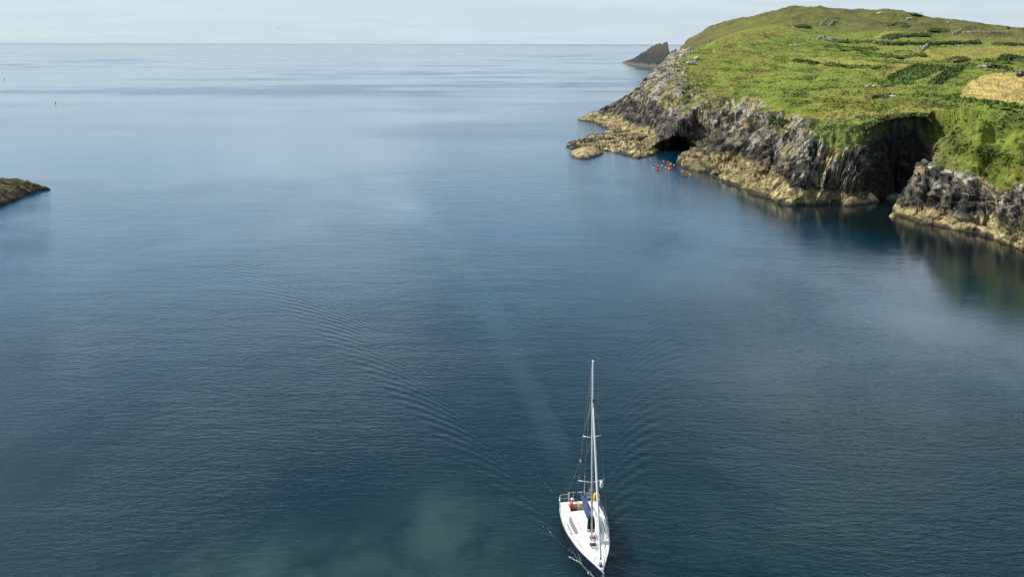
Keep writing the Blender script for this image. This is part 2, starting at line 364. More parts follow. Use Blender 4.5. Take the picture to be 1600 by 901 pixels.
rock = lerp(rock, c3(.36, .27, .11), sstep(.08, .45, n_r3+0.25*n_r)*0.75)
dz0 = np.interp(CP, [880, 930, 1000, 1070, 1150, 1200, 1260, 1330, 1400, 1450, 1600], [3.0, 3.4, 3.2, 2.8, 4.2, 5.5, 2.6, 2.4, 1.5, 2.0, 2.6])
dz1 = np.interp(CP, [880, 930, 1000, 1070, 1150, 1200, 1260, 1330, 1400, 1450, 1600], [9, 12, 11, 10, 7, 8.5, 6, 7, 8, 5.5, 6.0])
dz1 = dz1+14*sstep(-.05, .3, N0[..., 0])*sstep(1325, 1350, CP)*sstep(1450, 1425, CP)  # faces turned from the sun blackened, shade put into the rock colour
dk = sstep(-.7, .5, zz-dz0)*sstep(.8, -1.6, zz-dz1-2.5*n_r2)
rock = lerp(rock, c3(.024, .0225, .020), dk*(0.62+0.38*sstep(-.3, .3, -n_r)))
tan = sstep(.8, -.6, zz-dz0)
tc_ = lerp(np.broadcast_to(c3(.44, .355, .165), V.shape), c3(.25, .19, .095), sstep(-.1, .45, n_r))
tc_ = lerp(tc_, c3(.060, .052, .036), sstep(.15, .45, n_r3-.3*n_r)*.5)
rock = lerp(rock, tc_, tan)
rock = lerp(rock, c3(.045, .035, .018), sstep(.95, .25, zz+0.5*n_r))
inlet_shade = sstep(1338, 1362, CP)*sstep(1462, 1446, CP)*sstep(217, 226, Y)*sstep(256, 250, Y)
rock = lerp(rock, c3(.019, .018, .016), inlet_shade*.88)  # inlet interior darkened, its shade painted into the rock
rgrass = sstep(0.0, 0.5, N0[..., 2]-0.80+0.5*n_r3+0.35*n_sm)*sstep(8, 14, V[..., 2]+3*n_r2)
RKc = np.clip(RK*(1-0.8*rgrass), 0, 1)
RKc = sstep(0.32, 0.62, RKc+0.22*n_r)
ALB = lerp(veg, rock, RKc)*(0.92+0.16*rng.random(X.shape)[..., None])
ALB = np.clip(ALB, 0.012, 0.8)
VF = V.reshape(-1, 3); AF = ALB.reshape(-1, 3); Q = grid_quads(NRW, NC)
qc = lambda a: a.reshape(-1)[Q].mean(1)
above = V[..., 2].reshape(-1)[Q].max(1) > -2.2
rockq = (qc(rw*1.02-d) > 0) & (qc(dist) < 640)
hayq = qc(hay.astype(float)) > 0.5
def land(name, keep, mtl, smooth, lift=0.0):
    u, q = sub_mesh(VF, Q, keep & above); v = VF[u].copy(); v[:, 2] += lift
    return tag(link(name, np_mesh(name, v, q, smooth, AF[u]), mtl), kind='structure')
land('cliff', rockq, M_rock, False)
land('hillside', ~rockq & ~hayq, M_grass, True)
# mown hay field
u, q = sub_mesh(VF, Q, hayq)
hv = VF[u]; hx = hv[:, 0]*0.87+hv[:, 1]*0.5
hc = np.array([.40, .30, .105])*(0.88+0.14*np.sin(hx/1.6+fbm(hv[:, 0]/14, hv[:, 1]/14, 0, 2)*3)+0.22*fbm(hv[:, 0]/3, hv[:, 1]/5, 1, 3))[:, None]
hg = sstep(.15, .5, fbm(hv[:, 0]/5, hv[:, 1]/9, 2, 3))[:, None]; hc = hc*(1-0.6*hg)+np.array([.16, .18, .03])*0.6*hg
M_hay = land_mat('mown_hay', (0.4, 1.8), 0.14, 1.0, 0.05, 0.15, 2.0)
tag(link('hayfield', np_mesh('hayfield', hv, q, True, np.clip(hc, .02, .8)), M_hay), kind='structure')

# ------------------------------------------------------------------ sea
boat_bow = Pz(942.5, 894.8, 1.25); boat_stern = Pz(902.5, 783, 1.05)
BH = boat_bow[:2]-boat_stern[:2]; BL = np.linalg.norm(BH); BH = BH/BL
azs = np.concatenate([np.radians(np.linspace(-42, 42, 520)), np.radians(np.linspace(42, 318, 50)[1:-1])])
rs = np.concatenate([[4.0], np.geomspace(25, 330, 560), np.geomspace(330, 60000, 190)[1:]])
SX = np.sin(azs)[None]*rs[:, None]; SY = np.cos(azs)[None]*rs[:, None]
SV = np.stack([SX, SY, np.zeros_like(SX)], -1); SQ = grid_quads(len(rs), len(azs), True)
# track of the yacht and its Kelvin wake
bwl = boat_bow[:2]-BH*0.7
yy = SY-bwl[1]; slope = BH[0]/BH[1]; curv = 0.00050
XT = bwl[0]+slope*yy-curv*yy*yy; dX = slope-2*curv*yy; cs = 1/np.sqrt(1+dX*dX)
xi = yy*np.sqrt(1+slope*slope)*(1+0.0002*np.maximum(yy, 0)); eta = (SX-XT)*cs
K0 = 9.81/2.0**2; xs = np.maximum(xi, 0.3); t = np.abs(eta)/xs; TC = 1/math.sqrt(8); tt = np.clip(t, 0.02, TC)
TT = (1+np.sqrt(np.maximum(1-8*tt*tt, 0)))/(4*tt); kk = K0*(1+TT*TT)
ph = K0*np.sqrt(1+TT*TT)*(xs-np.abs(eta)*TT)
amp = np.where(t > TC, np.exp(-((t-TC)/0.035)**2), np.exp(-((TC-t)/0.13)**2))*np.exp(-(kk/13.0)**2)*sstep(1, 6, xi)*sstep(200, 60, xi)
amp = amp/np.sqrt(1+xs/14.0)*np.where(eta < 0, 1.0, 0.85)
edge_r = eta-1.2-0.006*xi
tw = 0.9+0.019*xi
trail = sstep(0.5, -0.3, edge_r+0.5*fbm(SX/3, SY/5, 0, 3))*sstep(-1.0, 0.0, (edge_r+tw)/tw)*sstep(10, 30, xi)*sstep(280, 190, xi)
trail = np.clip(np.clip(trail, 0, 1)*(0.75+0.5*fbm(SX/4, SY/9, 2, 3)), 0, 1)
# sandy bottom showing through the green shallows, dark cliff reflection painted alongshore
def blob(px, py, ax, ay, rot=0.0):
    c0 = Pz(px, py); dx, dy = SX-c0[0], SY-c0[1]; cc, ss = math.cos(rot), math.sin(rot)
    return np.exp(-(((dx*cc+dy*ss)/ax)**2+((-dx*ss+dy*cc)/ay)**2))
sand = 0.95*blob(705, 820, 4.5, 6.5)+0.35*blob(470, 860, 7, 5)+0.25*blob(300, 890, 8, 4)+0.4*blob(580, 905, 12, 4)+0.2*blob(1150, 830, 12, 8)
sand = np.clip(sand*(.85+0.75*fbm(SX/4.5, SY/6, 5, 5, .6)), 0, 1)
shallow = sstep(215, 85, np.hypot(SX, SY)+14*fbm(SX/30, SY/40, 6, 3))
cliff_refl = np.zeros(SX.shape); kn_ = (SX > 5) & (SX < 160) & (SY > 110) & (SY < 520)
cliff_refl[kn_] = np.minimum(1, 1.5*np.exp(-np.maximum(-signed_dist(SX[kn_].astype(np.float32), SY[kn_].astype(np.float32)), 0)/34))*sstep(25, 70, SX[kn_])  # dark cliff reflection painted into the water colour beside the shore
# wind-ruffled and slick water
dS = np.hypot(SX, SY)
lg = fbm(SX/260, SY/700, 0, 5, 0.55)+0.6*fbm(SX/900+3, SY/2200, 1, 4)
cA = Pz(0, 300)[1]; edge_n = SY-(262+0.18*np.abs(SX+95)+26*fbm(SX/60, SY/80, 9, 4))
calm = sstep(0, 14, edge_n)*sstep(-15, -80, SX+12*fbm(SX/20, SY/30, 4, 3))*sstep(520, 330, SY)
calm = np.clip(calm+0.75*sstep(.05, .5, lg)*sstep(330, 520, SY), 0, 1)
ruf = np.clip(1.0-0.65*calm+0.6*sstep(.05, .5, -lg)*sstep(300, 600, SY), 0.1, 2.0)
lg2 = fbm(SX/330, SY/120, 2, 5, .6)+.35*fbm(SX/90, SY/28, 5, 3)
rgh = 0.045+0.11*sstep(240, 800, dS)*sstep(6000, 2500, dS)*sstep(.02, .6, lg2)*(1-.6*calm)+0.03*sstep(240, 500, dS)+0.10*sstep(7000, 22000, dS)
ruf = ruf*(1+.8*sstep(240, 420, SY)*np.clip(lg2*1.6, -.9, 1.2))
ruf = ruf*np.clip(0.85+0.75*fbm(SX/24, SY/34, 13, 4)*sstep(420, 140, SY), .35, 1.6)
keepS = np.ones(len(SQ), bool)
ph = ph+0.5*fbm(SX/7, SY/9, 17, 3)*sstep(2, 20, xi)
amp = amp*np.clip(.9+.6*fbm(SX/9, SY/14, 19, 3), .25, 1.4)
ruf = ruf*(1-.72*np.clip(cliff_refl*1.4, 0, 1))*(1+.7*sstep(0, -28, SX)*sstep(150, 80, SY))
sea_me = np_mesh('sea', SV.reshape(-1, 3), SQ, True, None, dict(phase=ph, wamp=amp, trail=trail, sand=sand, ruf=ruf, rgh=rgh, cliff_refl=cliff_refl, shallow=shallow))
def sea_mat():
    mt = bpy.data.materials.new('sea_water'); mt.use_nodes = True; n, l = mt.node_tree.nodes, mt.node_tree.links
    b = n['Principled BSDF']; b.inputs['IOR'].default_value = 1.333; b.inputs['Roughness'].default_value = 0.06
    b.inputs['Specular IOR Level'].default_value = 0.20
    b.inputs['Specular Tint'].default_value = (.55, .85, 1.0, 1)
    b.subsurface_method = 'BURLEY'; b.inputs['Subsurface Weight'].default_value = 1.0; b.inputs['Subsurface Radius'].default_value = (0.6, 1.6, 1.6); b.inputs['Subsurface Scale'].default_value = 1.5
    def att(k): a = n.new('ShaderNodeAttribute'); a.attribute_name = k; return a.outputs['Fac']
    def mth(op, a, c=None, clamp=False):
        q = n.new('ShaderNodeMath'); q.operation = op; q.use_clamp = clamp
        for i, v in enumerate((a, c)):
            if v is None: continue
            if isinstance(v, (int, float)): q.inputs[i].default_value = v
            else: l.new(v, q.inputs[i])
        return q.outputs[0]
    l.new(att('rgh'), b.inputs['Roughness'])
    geo = n.new('ShaderNodeNewGeometry')
    def nz(rot, scl, scale, detail, rough=0.5, dist=0.0):
        mp = n.new('ShaderNodeMapping'); mp.inputs['Rotation'].default_value = (0, 0, R(rot)); mp.inputs['Scale'].default_value = scl
        l.new(geo.outputs['Position'], mp.inputs['Vector'])
        q = n.new('ShaderNodeTexNoise'); q.inputs['Scale'].default_value = scale; q.inputs['Detail'].default_value = detail
        q.inputs['Roughness'].default_value = rough; q.inputs['Distortion'].default_value = dist
        l.new(mp.outputs[0], q.inputs['Vector']); return q.outputs[0]
    ripple = mth('ADD', mth('MULTIPLY', nz(14, (0.42, 1, 1), 1.7, 3, .55, .3), 0.10), mth('MULTIPLY', nz(-22, (0.5, 1, 1), 4.2, 3, .6, .2), 0.05))
    swell = mth('MULTIPLY', nz(24, (0.3, 1, 1), 0.33, 2, .5), 0.12)
    ripple = mth('MULTIPLY', mth('ADD', ripple, swell), att('ruf'))
    ripple = mth('MULTIPLY', ripple, mth('SUBTRACT', 1.0, mth('MULTIPLY', att('trail'), 0.25)))
    wake = mth('MULTIPLY', mth('MULTIPLY', mth('SINE', att('phase')), att('wamp')), 0.055)
    hgt = mth('ADD', ripple, wake)
    bp = n.new('ShaderNodeBump'); bp.inputs['Distance'].default_value = 1.0; bp.inputs['Strength'].default_value = 0.62
    l.new(hgt, bp.inputs['Height']); l.new(bp.outputs[0], b.inputs['Normal'])
    def mix(f, a, c):
        q = n.new('ShaderNodeMix'); q.data_type = 'RGBA'; l.new(f, q.inputs[0])
        if isinstance(a, tuple): q.inputs[6].default_value = (*a, 1)
        else: l.new(a, q.inputs[6])
        if isinstance(c, tuple): q.inputs[7].default_value = (*c, 1)
        else: l.new(c, q.inputs[7])
        return q.outputs[2]
    col = mix(att('shallow'), (.001, .046, .088), (.001, .0135, .0170))
    col = mix(mth('MULTIPLY', att('cliff_refl'), 0.95), col, (.003, .006, .005))
    col = mix(mth('MULTIPLY', att('sand'), 0.75), col, (.030, .056, .048))
    col = mix(mth('MULTIPLY', att('trail'), 0.15), col, (.06, .12, .13))
    l.new(col, b.inputs['Base Color'])
    return mt
M_sea = sea_mat(); sea = tag(link('sea', sea_me, M_sea), kind='structure')
# ------------------------------------------------------------------ small geometry kit (bmesh)
def bm_obj(name, bm, mtl, parent=None, smooth=False, loc=None):
    me = bpy.data.meshes.new(name); bmesh.ops.recalc_face_normals(bm, faces=bm.faces); bm.to_mesh(me); bm.free()
    o = link(name, me, mtl, parent, smooth)
    if loc is not None: o.location = loc
    return o
def add_tube(bm, pts, rad, seg=8, cap=True):
    pts = [Vector(p) for p in pts]; rr_ = rad if isinstance(rad, (list, tuple)) else [rad]*len(pts); rings = []
    for i, p in enumerate(pts):
        tdir = (pts[min(i+1, len(pts)-1)]-pts[max(i-1, 0)]).normalized()
        a = tdir.cross(Vector((0, 0, 1))) if abs(tdir.z) < 0.95 else tdir.cross(Vector((1, 0, 0)))
        a.normalize(); b = tdir.cross(a)
        rings.append([bm.verts.new(p+(a*math.cos(2*math.pi*k/seg)+b*math.sin(2*math.pi*k/seg))*rr_[i]) for k in range(seg)])
    for r0_, r1_ in zip(rings, rings[1:]):
        for k in range(seg): bm.faces.new((r0_[k], r0_[(k+1) % seg], r1_[(k+1) % seg], r1_[k]))
    if cap: bm.faces.new(rings[0][::-1]); bm.faces.new(rings[-1])
def add_box(bm, c, s, rz=0.0, bev=0.0):
    r_ = bmesh.ops.create_cube(bm, size=1.0); vs = r_['verts']
    bmesh.ops.scale(bm, vec=s, verts=vs); bmesh.ops.rotate(bm, cent=(0, 0, 0), matrix=Matrix.Rotation(rz, 3, 'Z'), verts=vs)
    bmesh.ops.translate(bm, vec=c, verts=vs)
    if bev: bmesh.ops.bevel(bm, geom=list({e for v in vs for e in v.link_edges}), offset=bev, segments=2, affect='EDGES', profile=0.5)
def add_loft(bm, rings, closed=False, cap=False):
    R_ = [[bm.verts.new(p) for p in ring] for ring in rings]
    for a, b in zip(R_, R_[1:]):
        n_ = len(a)
        for k in range(n_ if closed else n_-1): bm.faces.new((a[k], a[(k+1) % n_], b[(k+1) % n_], b[k]))
    if cap: bm.faces.new(R_[0][::-1]); bm.faces.new(R_[-1])
    return R_
def add_ball(bm, c, rad, sub=2, scl=(1, 1, 1)):
    r_ = bmesh.ops.create_icosphere(bm, subdivisions=sub, radius=rad)
    bmesh.ops.scale(bm, vec=scl, verts=r_['verts']); bmesh.ops.translate(bm, vec=c, verts=r_['verts'])
def tube_obj(name, pts, rad, mtl, parent=None, seg=8):
    bm = bmesh.new(); add_tube(bm, pts, rad, seg); return bm_obj(name, bm, mtl, parent, True)

# ------------------------------------------------------------------ materials of the things
M_gel = mat('white_gelcoat', (.80, .79, .76), 0.28, 0.5, var=0.05, vscale=1.5)
M_deck = mat('deck_nonskid', (.72, .69, .61), 0.6, 0.4, var=0.06, vscale=3, bump=0.004, bscale=60)
M_side = mat('cream_moulding', (.58, .52, .38), 0.65, 0.3, var=0.08, vscale=3, bump=0.004, bscale=60)
M_navy = mat('navy_topsides', (.008, .014, .040), 0.12, 0.5, var=0.1, vscale=1.0, coat=0.3)
M_anti = mat('antifoul', (.015, .02, .03), 0.7)
M_teak = mat('weathered_teak', (.46, .39, .27), 0.75, 0.3, var=0.22, vscale=5)
M_win = mat('smoked_window', (.035, .035, .04), 0.12, 0.6, var=0.2, vscale=3)
M_winl = mat('sunlit_window_grey', (.16, .16, .17), 0.35, 0.5, var=0.15, vscale=6)  # window glass with sunlight painted in; plain grey on washboard and track
M_alu = mat('mast_aluminium', (.72, .72, .70), 0.38, 0.5, metal=0.35, var=0.05, vscale=2)
M_steel = mat('stainless', (.62, .62, .62), 0.22, 0.5, metal=0.9)
M_wire = mat('rigging_wire', (.34, .34, .34), 0.4, 0.5, metal=0.5)
M_sail = mat('furled_sail', (.78, .77, .73), 0.8, 0.2, var=0.08, vscale=4)
M_cover = mat('navy_sail_cover', (.028, .050, .125), 0.8, 0.15, var=0.25, vscale=3, bump=0.03, bscale=5)
M_black = mat('black_canvas', (.012, .012, .014), 0.8, 0.15, var=0.2, vscale=4, bump=0.02, bscale=7)
M_red = mat('red_fabric', (.62, .035, .018), 0.75, 0.2, var=0.18, vscale=9)
M_yel = mat('yellow_foam', (.85, .55, .03), 0.6, 0.3, var=0.1, vscale=9)
M_oran = mat('orange_plastic', (.95, .36, .06), 0.4, 0.5, var=0.12, vscale=4)
M_skin = mat('skin', (.52, .31, .22), 0.55, 0.35, var=0.05, vscale=20)
M_dark = mat('dark_cloth', (.025, .03, .05), 0.85, 0.2, var=0.2, vscale=9)
M_white = mat('white_cap', (.80, .79, .76), 0.75, 0.2, var=0.05, vscale=20)
M_hair = mat('brown_hair', (.06, .04, .025), 0.7, 0.3)
M_rope = mat('rope', (.55, .52, .44), 0.8, 0.2, var=0.2, vscale=30)
M_foam = mat('sea_foam', (.78, .80, .80), 0.9, 0.2)
M_bale = mat('black_bale_wrap', (.016, .017, .019), 0.28, 0.6, var=0.2, vscale=3, bump=0.02, bscale=6)
M_grey = mat('gull_grey', (.30, .31, .32), 0.8)

# ------------------------------------------------------------------ sailing yacht
YO = (boat_bow[:2]+boat_stern[:2])/2
yacht = empty('sailing_yacht', (YO[0], YO[1], 0), math.atan2(BH[1], BH[0]))
yacht.rotation_euler.x = R(0.8)                    # a slight heel
tag(yacht, 'white decked sailing yacht with navy hull and bare mast motoring towards the camera', 'yacht')
DX = [-5.54, -4.5, -3.4, -2.2, -1, 0, 1.6, 2.6, 3.5, 4.5, 5.2, 5.54]
DY = [1.38, 1.54, 1.62, 1.63, 1.57, 1.45, 1.17, .92, .64, .32, .11, .03]
dyf = lambda x: float(np.interp(x, DX, DY)); shf = lambda x: 1.02+0.25*((x+3.0)/8.54)**2*(1 if x > -3 else 0.3)
xs_ = np.linspace(-5.54, 5.54, 45)
# smooth the plan with a spline-like average
_p = np.interp(np.linspace(-5.54, 5.54, 401), DX, DY); _k = np.hanning(41); _k /= _k.sum()
_p = np.convolve(np.pad(_p, 20, 'reflect', reflect_type='odd'), _k, 'valid'); dyf = lambda x: max(0.015, float(np.interp(x, np.linspace(-5.54, 5.54, 401), _p)))
def hull_ring(x, side, zs):
    yd, zd = dyf(x), shf(x); out = []
    for f in zs:
        z = -0.45+(zd+0.45)*f; rake = 0.62*(1-f)*sstep(2.5, 5.54, x); back = 0.25*(1-f)*sstep(-4.5, -5.54, x)
        flare = 1-(1-f)**2*(0.30+0.35*sstep(0, 5.5, x))
        out.append((x-rake+back, side*yd*flare*(1 if f > 0 else 0.25), z))
    return out
zs_ = [0, .12, .25, .3, .36, .5, .65, .8, .93, 1]
bm = bmesh.new()
for side in (-1, 1): add_loft(bm, [hull_ring(x, side, zs_) for x in xs_])
a_ = [bm.verts.new(p) for p in hull_ring(-5.54, 1, zs_)]; b_ = [bm.verts.new(p) for p in hull_ring(-5.54, -1, zs_)]
for k in range(len(zs_)-1): bm.faces.new((a_[k], a_[k+1], b_[k+1], b_[k]))
bmesh.ops.remove_doubles(bm, verts=bm.verts, dist=0.002)
bm_obj('hull', bm, M_navy, yacht, True)
bm = bmesh.new()                                     # white boot stripe just above the water
for side in (-1, 1):
    rg = []
    for x in xs_:
        pr = hull_ring(x, side, (.30, .345)); rg.append([(p[0]+(0.01 if x > 5 else 0), p[1]+side*0.006, p[2]) for p in pr])
    add_loft(bm, rg)
bm_obj('boot_stripe', bm, M_gel, yacht, True)
# deck with a cockpit well
CKx0, CKx1, CKy = -5.2, -3.05, 0.72
bm = bmesh.new(); xd = sorted(set([round(float(x), 3) for x in xs_]+[CKx0, CKx1]))
rows = []
for x in xd:
    yd, z = dyf(x)-0.01, shf(x)+0.012; yi = CKy if yd > 0.95 else yd*0.6
    rows.append([bm.verts.new((x, y, z+0.03*(1-(y/max(yd, .05))**2))) for y in (-yd, -(yd+yi)/2, -yi, 0, yi, (yd+yi)/2, yd)])
for i in range(len(xd)-1):
    for k in range(6):
        if CKx0-1e-4 <= xd[i] and xd[i+1] <= CKx1+1e-4 and k in (2, 3): continue
        bm.faces.new((rows[i][k], rows[i+1][k], rows[i+1][k+1], rows[i][k+1]))
bm_obj('deck', bm, M_deck, yacht, True)
bm = bmesh.new()                                     # cockpit: sole, seats and walls
for (c, s) in (((-4.12, 0, .50), (2.1, 1.40, .05)), ((-4.12, .71, .78), (2.14, .03, .54)), ((-4.12, -.71, .78), (2.14, .03, .54)), ((-3.06, 0, .78), (.03, 1.40, .54)), ((-5.19, 0, .78), (.03, 1.40, .54))):
    add_box(bm, c, s)
bm_obj('cockpit_well', bm, M_side, yacht)
for sy in (-1, 1):
    bm = bmesh.new()
    for k in range(5): add_box(bm, (-4.12, sy*(.40+.066*k), .86), (2.0, .058, .04))
    bm_obj('cockpit_seat', bm, M_teak, yacht)
    bm = bmesh.new(); add_loft(bm, [[(x, sy*(CKy+.02), shf(x)+.03), (x, sy*(CKy+.05), shf(x)+.03+.24*h), (x, sy*(CKy+.19), shf(x)+.03+.22*h), (x, sy*(CKy+.30), shf(x)+.02)] for x, h in ((-5.1, .3), (-4.6, .8), (-3.8, 1), (-3.0, 1.1), (-2.7, 1.15))])
    bm_obj('coaming', bm, M_gel, yacht, True)
    bm = bmesh.new()                                 # sheet winch on the coaming
    add_tube(bm, [(-3.55, sy*.84, 1.26), (-3.55, sy*.84, 1.32), (-3.55, sy*.84, 1.36), (-3.55, sy*.84, 1.44), (-3.55, sy*.84, 1.46)], [.085, .075, .05, .06, .07], 12)
    bm_obj('winch', bm, M_steel, yacht, True)
    bm = bmesh.new(); add_loft(bm, [[(x, sy*(dyf(x)-.005), shf(x)+.01), (x, sy*(dyf(x)-.01), shf(x)+.055), (x, sy*(dyf(x)-.045), shf(x)+.055), (x, sy*(dyf(x)-.05), shf(x)+.02)] for x in xs_[:-1]])
    bm_obj('toe_rail', bm, M_alu, yacht)
# coachroof
RX = [-3.0, -2.2, -1, 0, 1, 1.8, 2.45]; RB = [1.12, 1.12, 1.04, .93, .76, .58, .36]; RT = [.90, .90, .82, .70, .52, .34, .16]; RH = [.46, .47, .44, .38, .30, .20, .05]
rb = lambda x: float(np.interp(x, RX, RB)); rt = lambda x: float(np.interp(x, RX, RT)); rh = lambda x: float(np.interp(x, RX, RH))
def roof_ring(x):
    z0, h = shf(x)+.015, rh(x); t_, b_2 = rt(x), rb(x)
    return [(x, -b_2, z0), (x, -t_-.03, z0+h*.88), (x, -t_+.06, z0+h), (x, -t_*.4, z0+h+.05), (x, 0, z0+h+.06), (x, t_*.4, z0+h+.05), (x, t_-.06, z0+h), (x, t_+.03, z0+h*.88), (x, b_2, z0)]
bm = bmesh.new(); add_loft(bm, [roof_ring(x) for x in np.linspace(-3.0, 2.45, 30)], cap=True)
bm_obj('coachroof', bm, M_gel, yacht, True)
def side_pt(x, sy, f, off):
    z0, h = shf(x)+.015, rh(x); y0, y1 = rb(x), rt(x)+.03; nrm = Vector((0, h*.88, y0-y1)).normalized()
    return (x, sy*(y0+(y1-y0)*f+nrm.y*off), z0+h*.88*f+nrm.z*off)
for sy, mw in ((-1, M_winl), (1, M_win)):  # same glass both sides, the sunlit one given a paler colour
    bm = bmesh.new(); rg = []
    for i, x in enumerate(np.linspace(-2.65, -0.05, 12)):
        e = min(1, min(i, 11-i)*.9+.55); rg.append([side_pt(x, sy, .52-.44*e, .012), side_pt(x, sy, .52+.42*e, .012)])
    add_loft(bm, rg)
    r_ = bmesh.ops.extrude_face_region(bm, geom=bm.faces[:]); bmesh.ops.translate(bm, vec=(0, sy*.012, .012), verts=[v for v in r_['geom'] if isinstance(v, bmesh.types.BMVert)])
    o = bm_obj('cabin_window', bm, mw, yacht)
    o['label'] = 'curved grey cabin window catching the light' if sy < 0 else 'curved black cabin window on the shaded side'
bm = bmesh.new(); add_box(bm, (-2.35, 0, shf(-2.4)+.555), (1.15, .66, .07), bev=.02); bm_obj('companionway_hatch', bm, M_gel, yacht)
bm = bmesh.new(); add_box(bm, (-3.02, 0, shf(-3)+.18), (.05, .56, .5)); bm_obj('washboard', bm, M_winl, yacht)
for hx, hy, s_, bz in ((1.95, -.06, .50, .27), (3.35, 0, .42, .05)):
    if hx < 3:
        bm = bmesh.new(); add_box(bm, (hx, hy, shf(hx)+bz+.0), (s_+.1, s_+.06, .06), bev=.015); fr = bm_obj('foredeck_hatch', bm, M_gel, yacht)
        bm = bmesh.new(); add_box(bm, (hx, hy, shf(hx)+bz+.04), (s_, s_-.04, .03), bev=.008); bm_obj('pane', bm, M_win, fr)
for sy in (-1, 1):                                   # grab rails and genoa tracks
    bm = bmesh.new(); pr = [(x, sy*(rt(x)-.12), shf(x)+rh(x)+.11) for x in np.linspace(-1.9, .7, 10)]; add_tube(bm, pr, .018, 6)
    for p in pr[::3]: add_tube(bm, [(p[0], p[1], p[2]-.09), p], .018, 6)
    bm_obj('grab_rail', bm, M_teak, yacht, True)
    bm = bmesh.new(); add_box(bm, (-1.1, sy*1.26, shf(-1)+.05), (1.7, .04, .03), rz=-sy*.05); bm_obj('genoa_track', bm, M_dark, yacht)
    bm = bmesh.new(); add_box(bm, (1.75, sy*.80, shf(1.7)+.05), (.9, .04, .03), rz=-sy*.28); bm_obj('jib_track', bm, M_winl, yacht)
# rails: pushpit, pulpit, stanchions and lifelines
zr = 1.70
for sy in (-1, 1):
    bm = bmesh.new()
    add_tube(bm, [(-4.6, sy*1.50, zr), (-5.25, sy*1.43, zr), (-5.48, sy*1.25, zr), (-5.54, sy*.75, zr), (-5.58, sy*.55, zr+.10), (-5.6, sy*.30, zr+.12), (-5.6, sy*.05, zr+.08)], .020, 8)
    add_tube(bm, [(-4.6, sy*1.50, 1.38), (-5.3, sy*1.40, 1.38), (-5.5, sy*1.2, 1.38), (-5.54, sy*.7, 1.38)], .015, 6)
    for p in ((-4.6, 1.50), (-5.42, 1.33), (-5.54, .72), (-5.6, .30)): add_tube(bm, [(p[0], sy*p[1], 1.03), (p[0], sy*p[1], zr+(.12 if p[1] < .5 else 0))], .018, 6)
    bm_obj('pushpit_rail', bm, M_steel, yacht, True)
stx = (-3.2, -1.6, 0.1, 1.8, 3.4)
for sy in (-1, 1):
    for x in stx:
        bm = bmesh.new(); y = sy*(dyf(x)-.06); add_tube(bm, [(x, y, shf(x)+.02), (x, y+sy*.02, shf(x)+.64)], .014, 6); add_tube(bm, [(x, y, shf(x)+.02), (x, y, shf(x)+.06)], .03, 6)
        bm_obj('stanchion', bm, M_steel, yacht, True)
    for hz in (.62, .34):
        tube_obj('lifeline', [(-4.6, sy*1.50, 1.03+hz)]+[(x, sy*(dyf(x)-.05), shf(x)+hz) for x in stx]+[(4.5, sy*.30, shf(4.5)+hz)], .007, M_wire, yacht, 5)
bm = bmesh.new()
add_tube(bm, [(4.35, -.34, shf(4.4)+.60), (5.1, -.16, 1.92), (5.62, -.08, 1.95), (5.72, 0, 1.95), (5.62, .08, 1.95), (5.1, .16, 1.92), (4.35, .34, shf(4.4)+.60)], .019, 8)
for x, y in ((4.35, .34), (4.35, -.34), (5.2, .12), (5.2, -.12)): add_tube(bm, [(x, y, shf(x)), (x, y, shf(x)+.64)], .018, 6)
bm_obj('pulpit_rail', bm, M_steel, yacht, True)
bm = bmesh.new()                                     # anchor on the bow roller
add_box(bm, (5.45, 0, 1.32), (.55, .12, .06), bev=.01); add_tube(bm, [(5.2, 0, 1.38), (5.85, 0, 1.33)], .022, 6)
add_loft(bm, [[(5.80, -.02, 1.30), (5.80, .02, 1.30), (5.82, 0, 1.36)], [(5.70, -.15, 1.17), (5.70, .15, 1.17), (5.86, 0, 1.14)], [(5.60, -.03, 1.06), (5.60, .03, 1.06), (5.66, 0, 1.02)]], closed=True, cap=True)
bm_obj('anchor', bm, M_steel, yacht)
for sy in (-1, 1):
    for x in (4.45, -4.9, .6):
        bm = bmesh.new(); y = sy*(dyf(x)-.13); add_tube(bm, [(x-.11, y, shf(x)+.09), (x+.11, y, shf(x)+.09)], .017, 6); add_tube(bm, [(x-.04, y, shf(x)), (x-.04, y, shf(x)+.09)], .015, 6); add_tube(bm, [(x+.04, y, shf(x)), (x+.04, y, shf(x)+.09)], .015, 6)
        bm_obj('cleat', bm, M_steel, yacht, True)
# mast, spreaders, boom, rigging
MX, MT = 1.03, 14.40; mz0 = shf(MX)+rh(MX)+.04
bm = bmesh.new()
ring = lambda z, s: [(MX+.105*s*math.cos(a)*1.25, .075*s*math.sin(a), z) for a in np.linspace(0, 2*math.pi, 15)[:-1]]
add_loft(bm, [ring(mz0, 1), ring(8, 1), ring(11.4, .97), ring(MT-.05, .82), ring(MT, .8)], closed=True, cap=True); bm_obj('mast', bm, M_alu, yacht, True)
bm = bmesh.new(); add_box(bm, (MX+.02, 0, MT+.03), (.42, .10, .06), bev=.012); bm_obj('masthead', bm, M_alu, yacht)
bm = bmesh.new(); add_tube(bm, [(MX-.05, 0, MT+.05), (MX-.05, 0, MT+.16)], .05, 8); bm_obj('masthead_light', bm, M_black, yacht, True)
bm = bmesh.new(); add_tube(bm, [(MX-.15, 0, MT+.05), (MX-.15, -.02, MT+.62)], .009, 5); add_tube(bm, [(MX-.15, -.18, MT+.42), (MX-.15, .06, MT+.42)], .008, 5); bm_obj('wind_vane', bm, M_steel, yacht)
bm = bmesh.new(); add_box(bm, (MX+.16, 0, 11.62), (.10, .09, .22), bev=.02); bm_obj('steaming_light', bm, M_black, yacht)
tips = {}
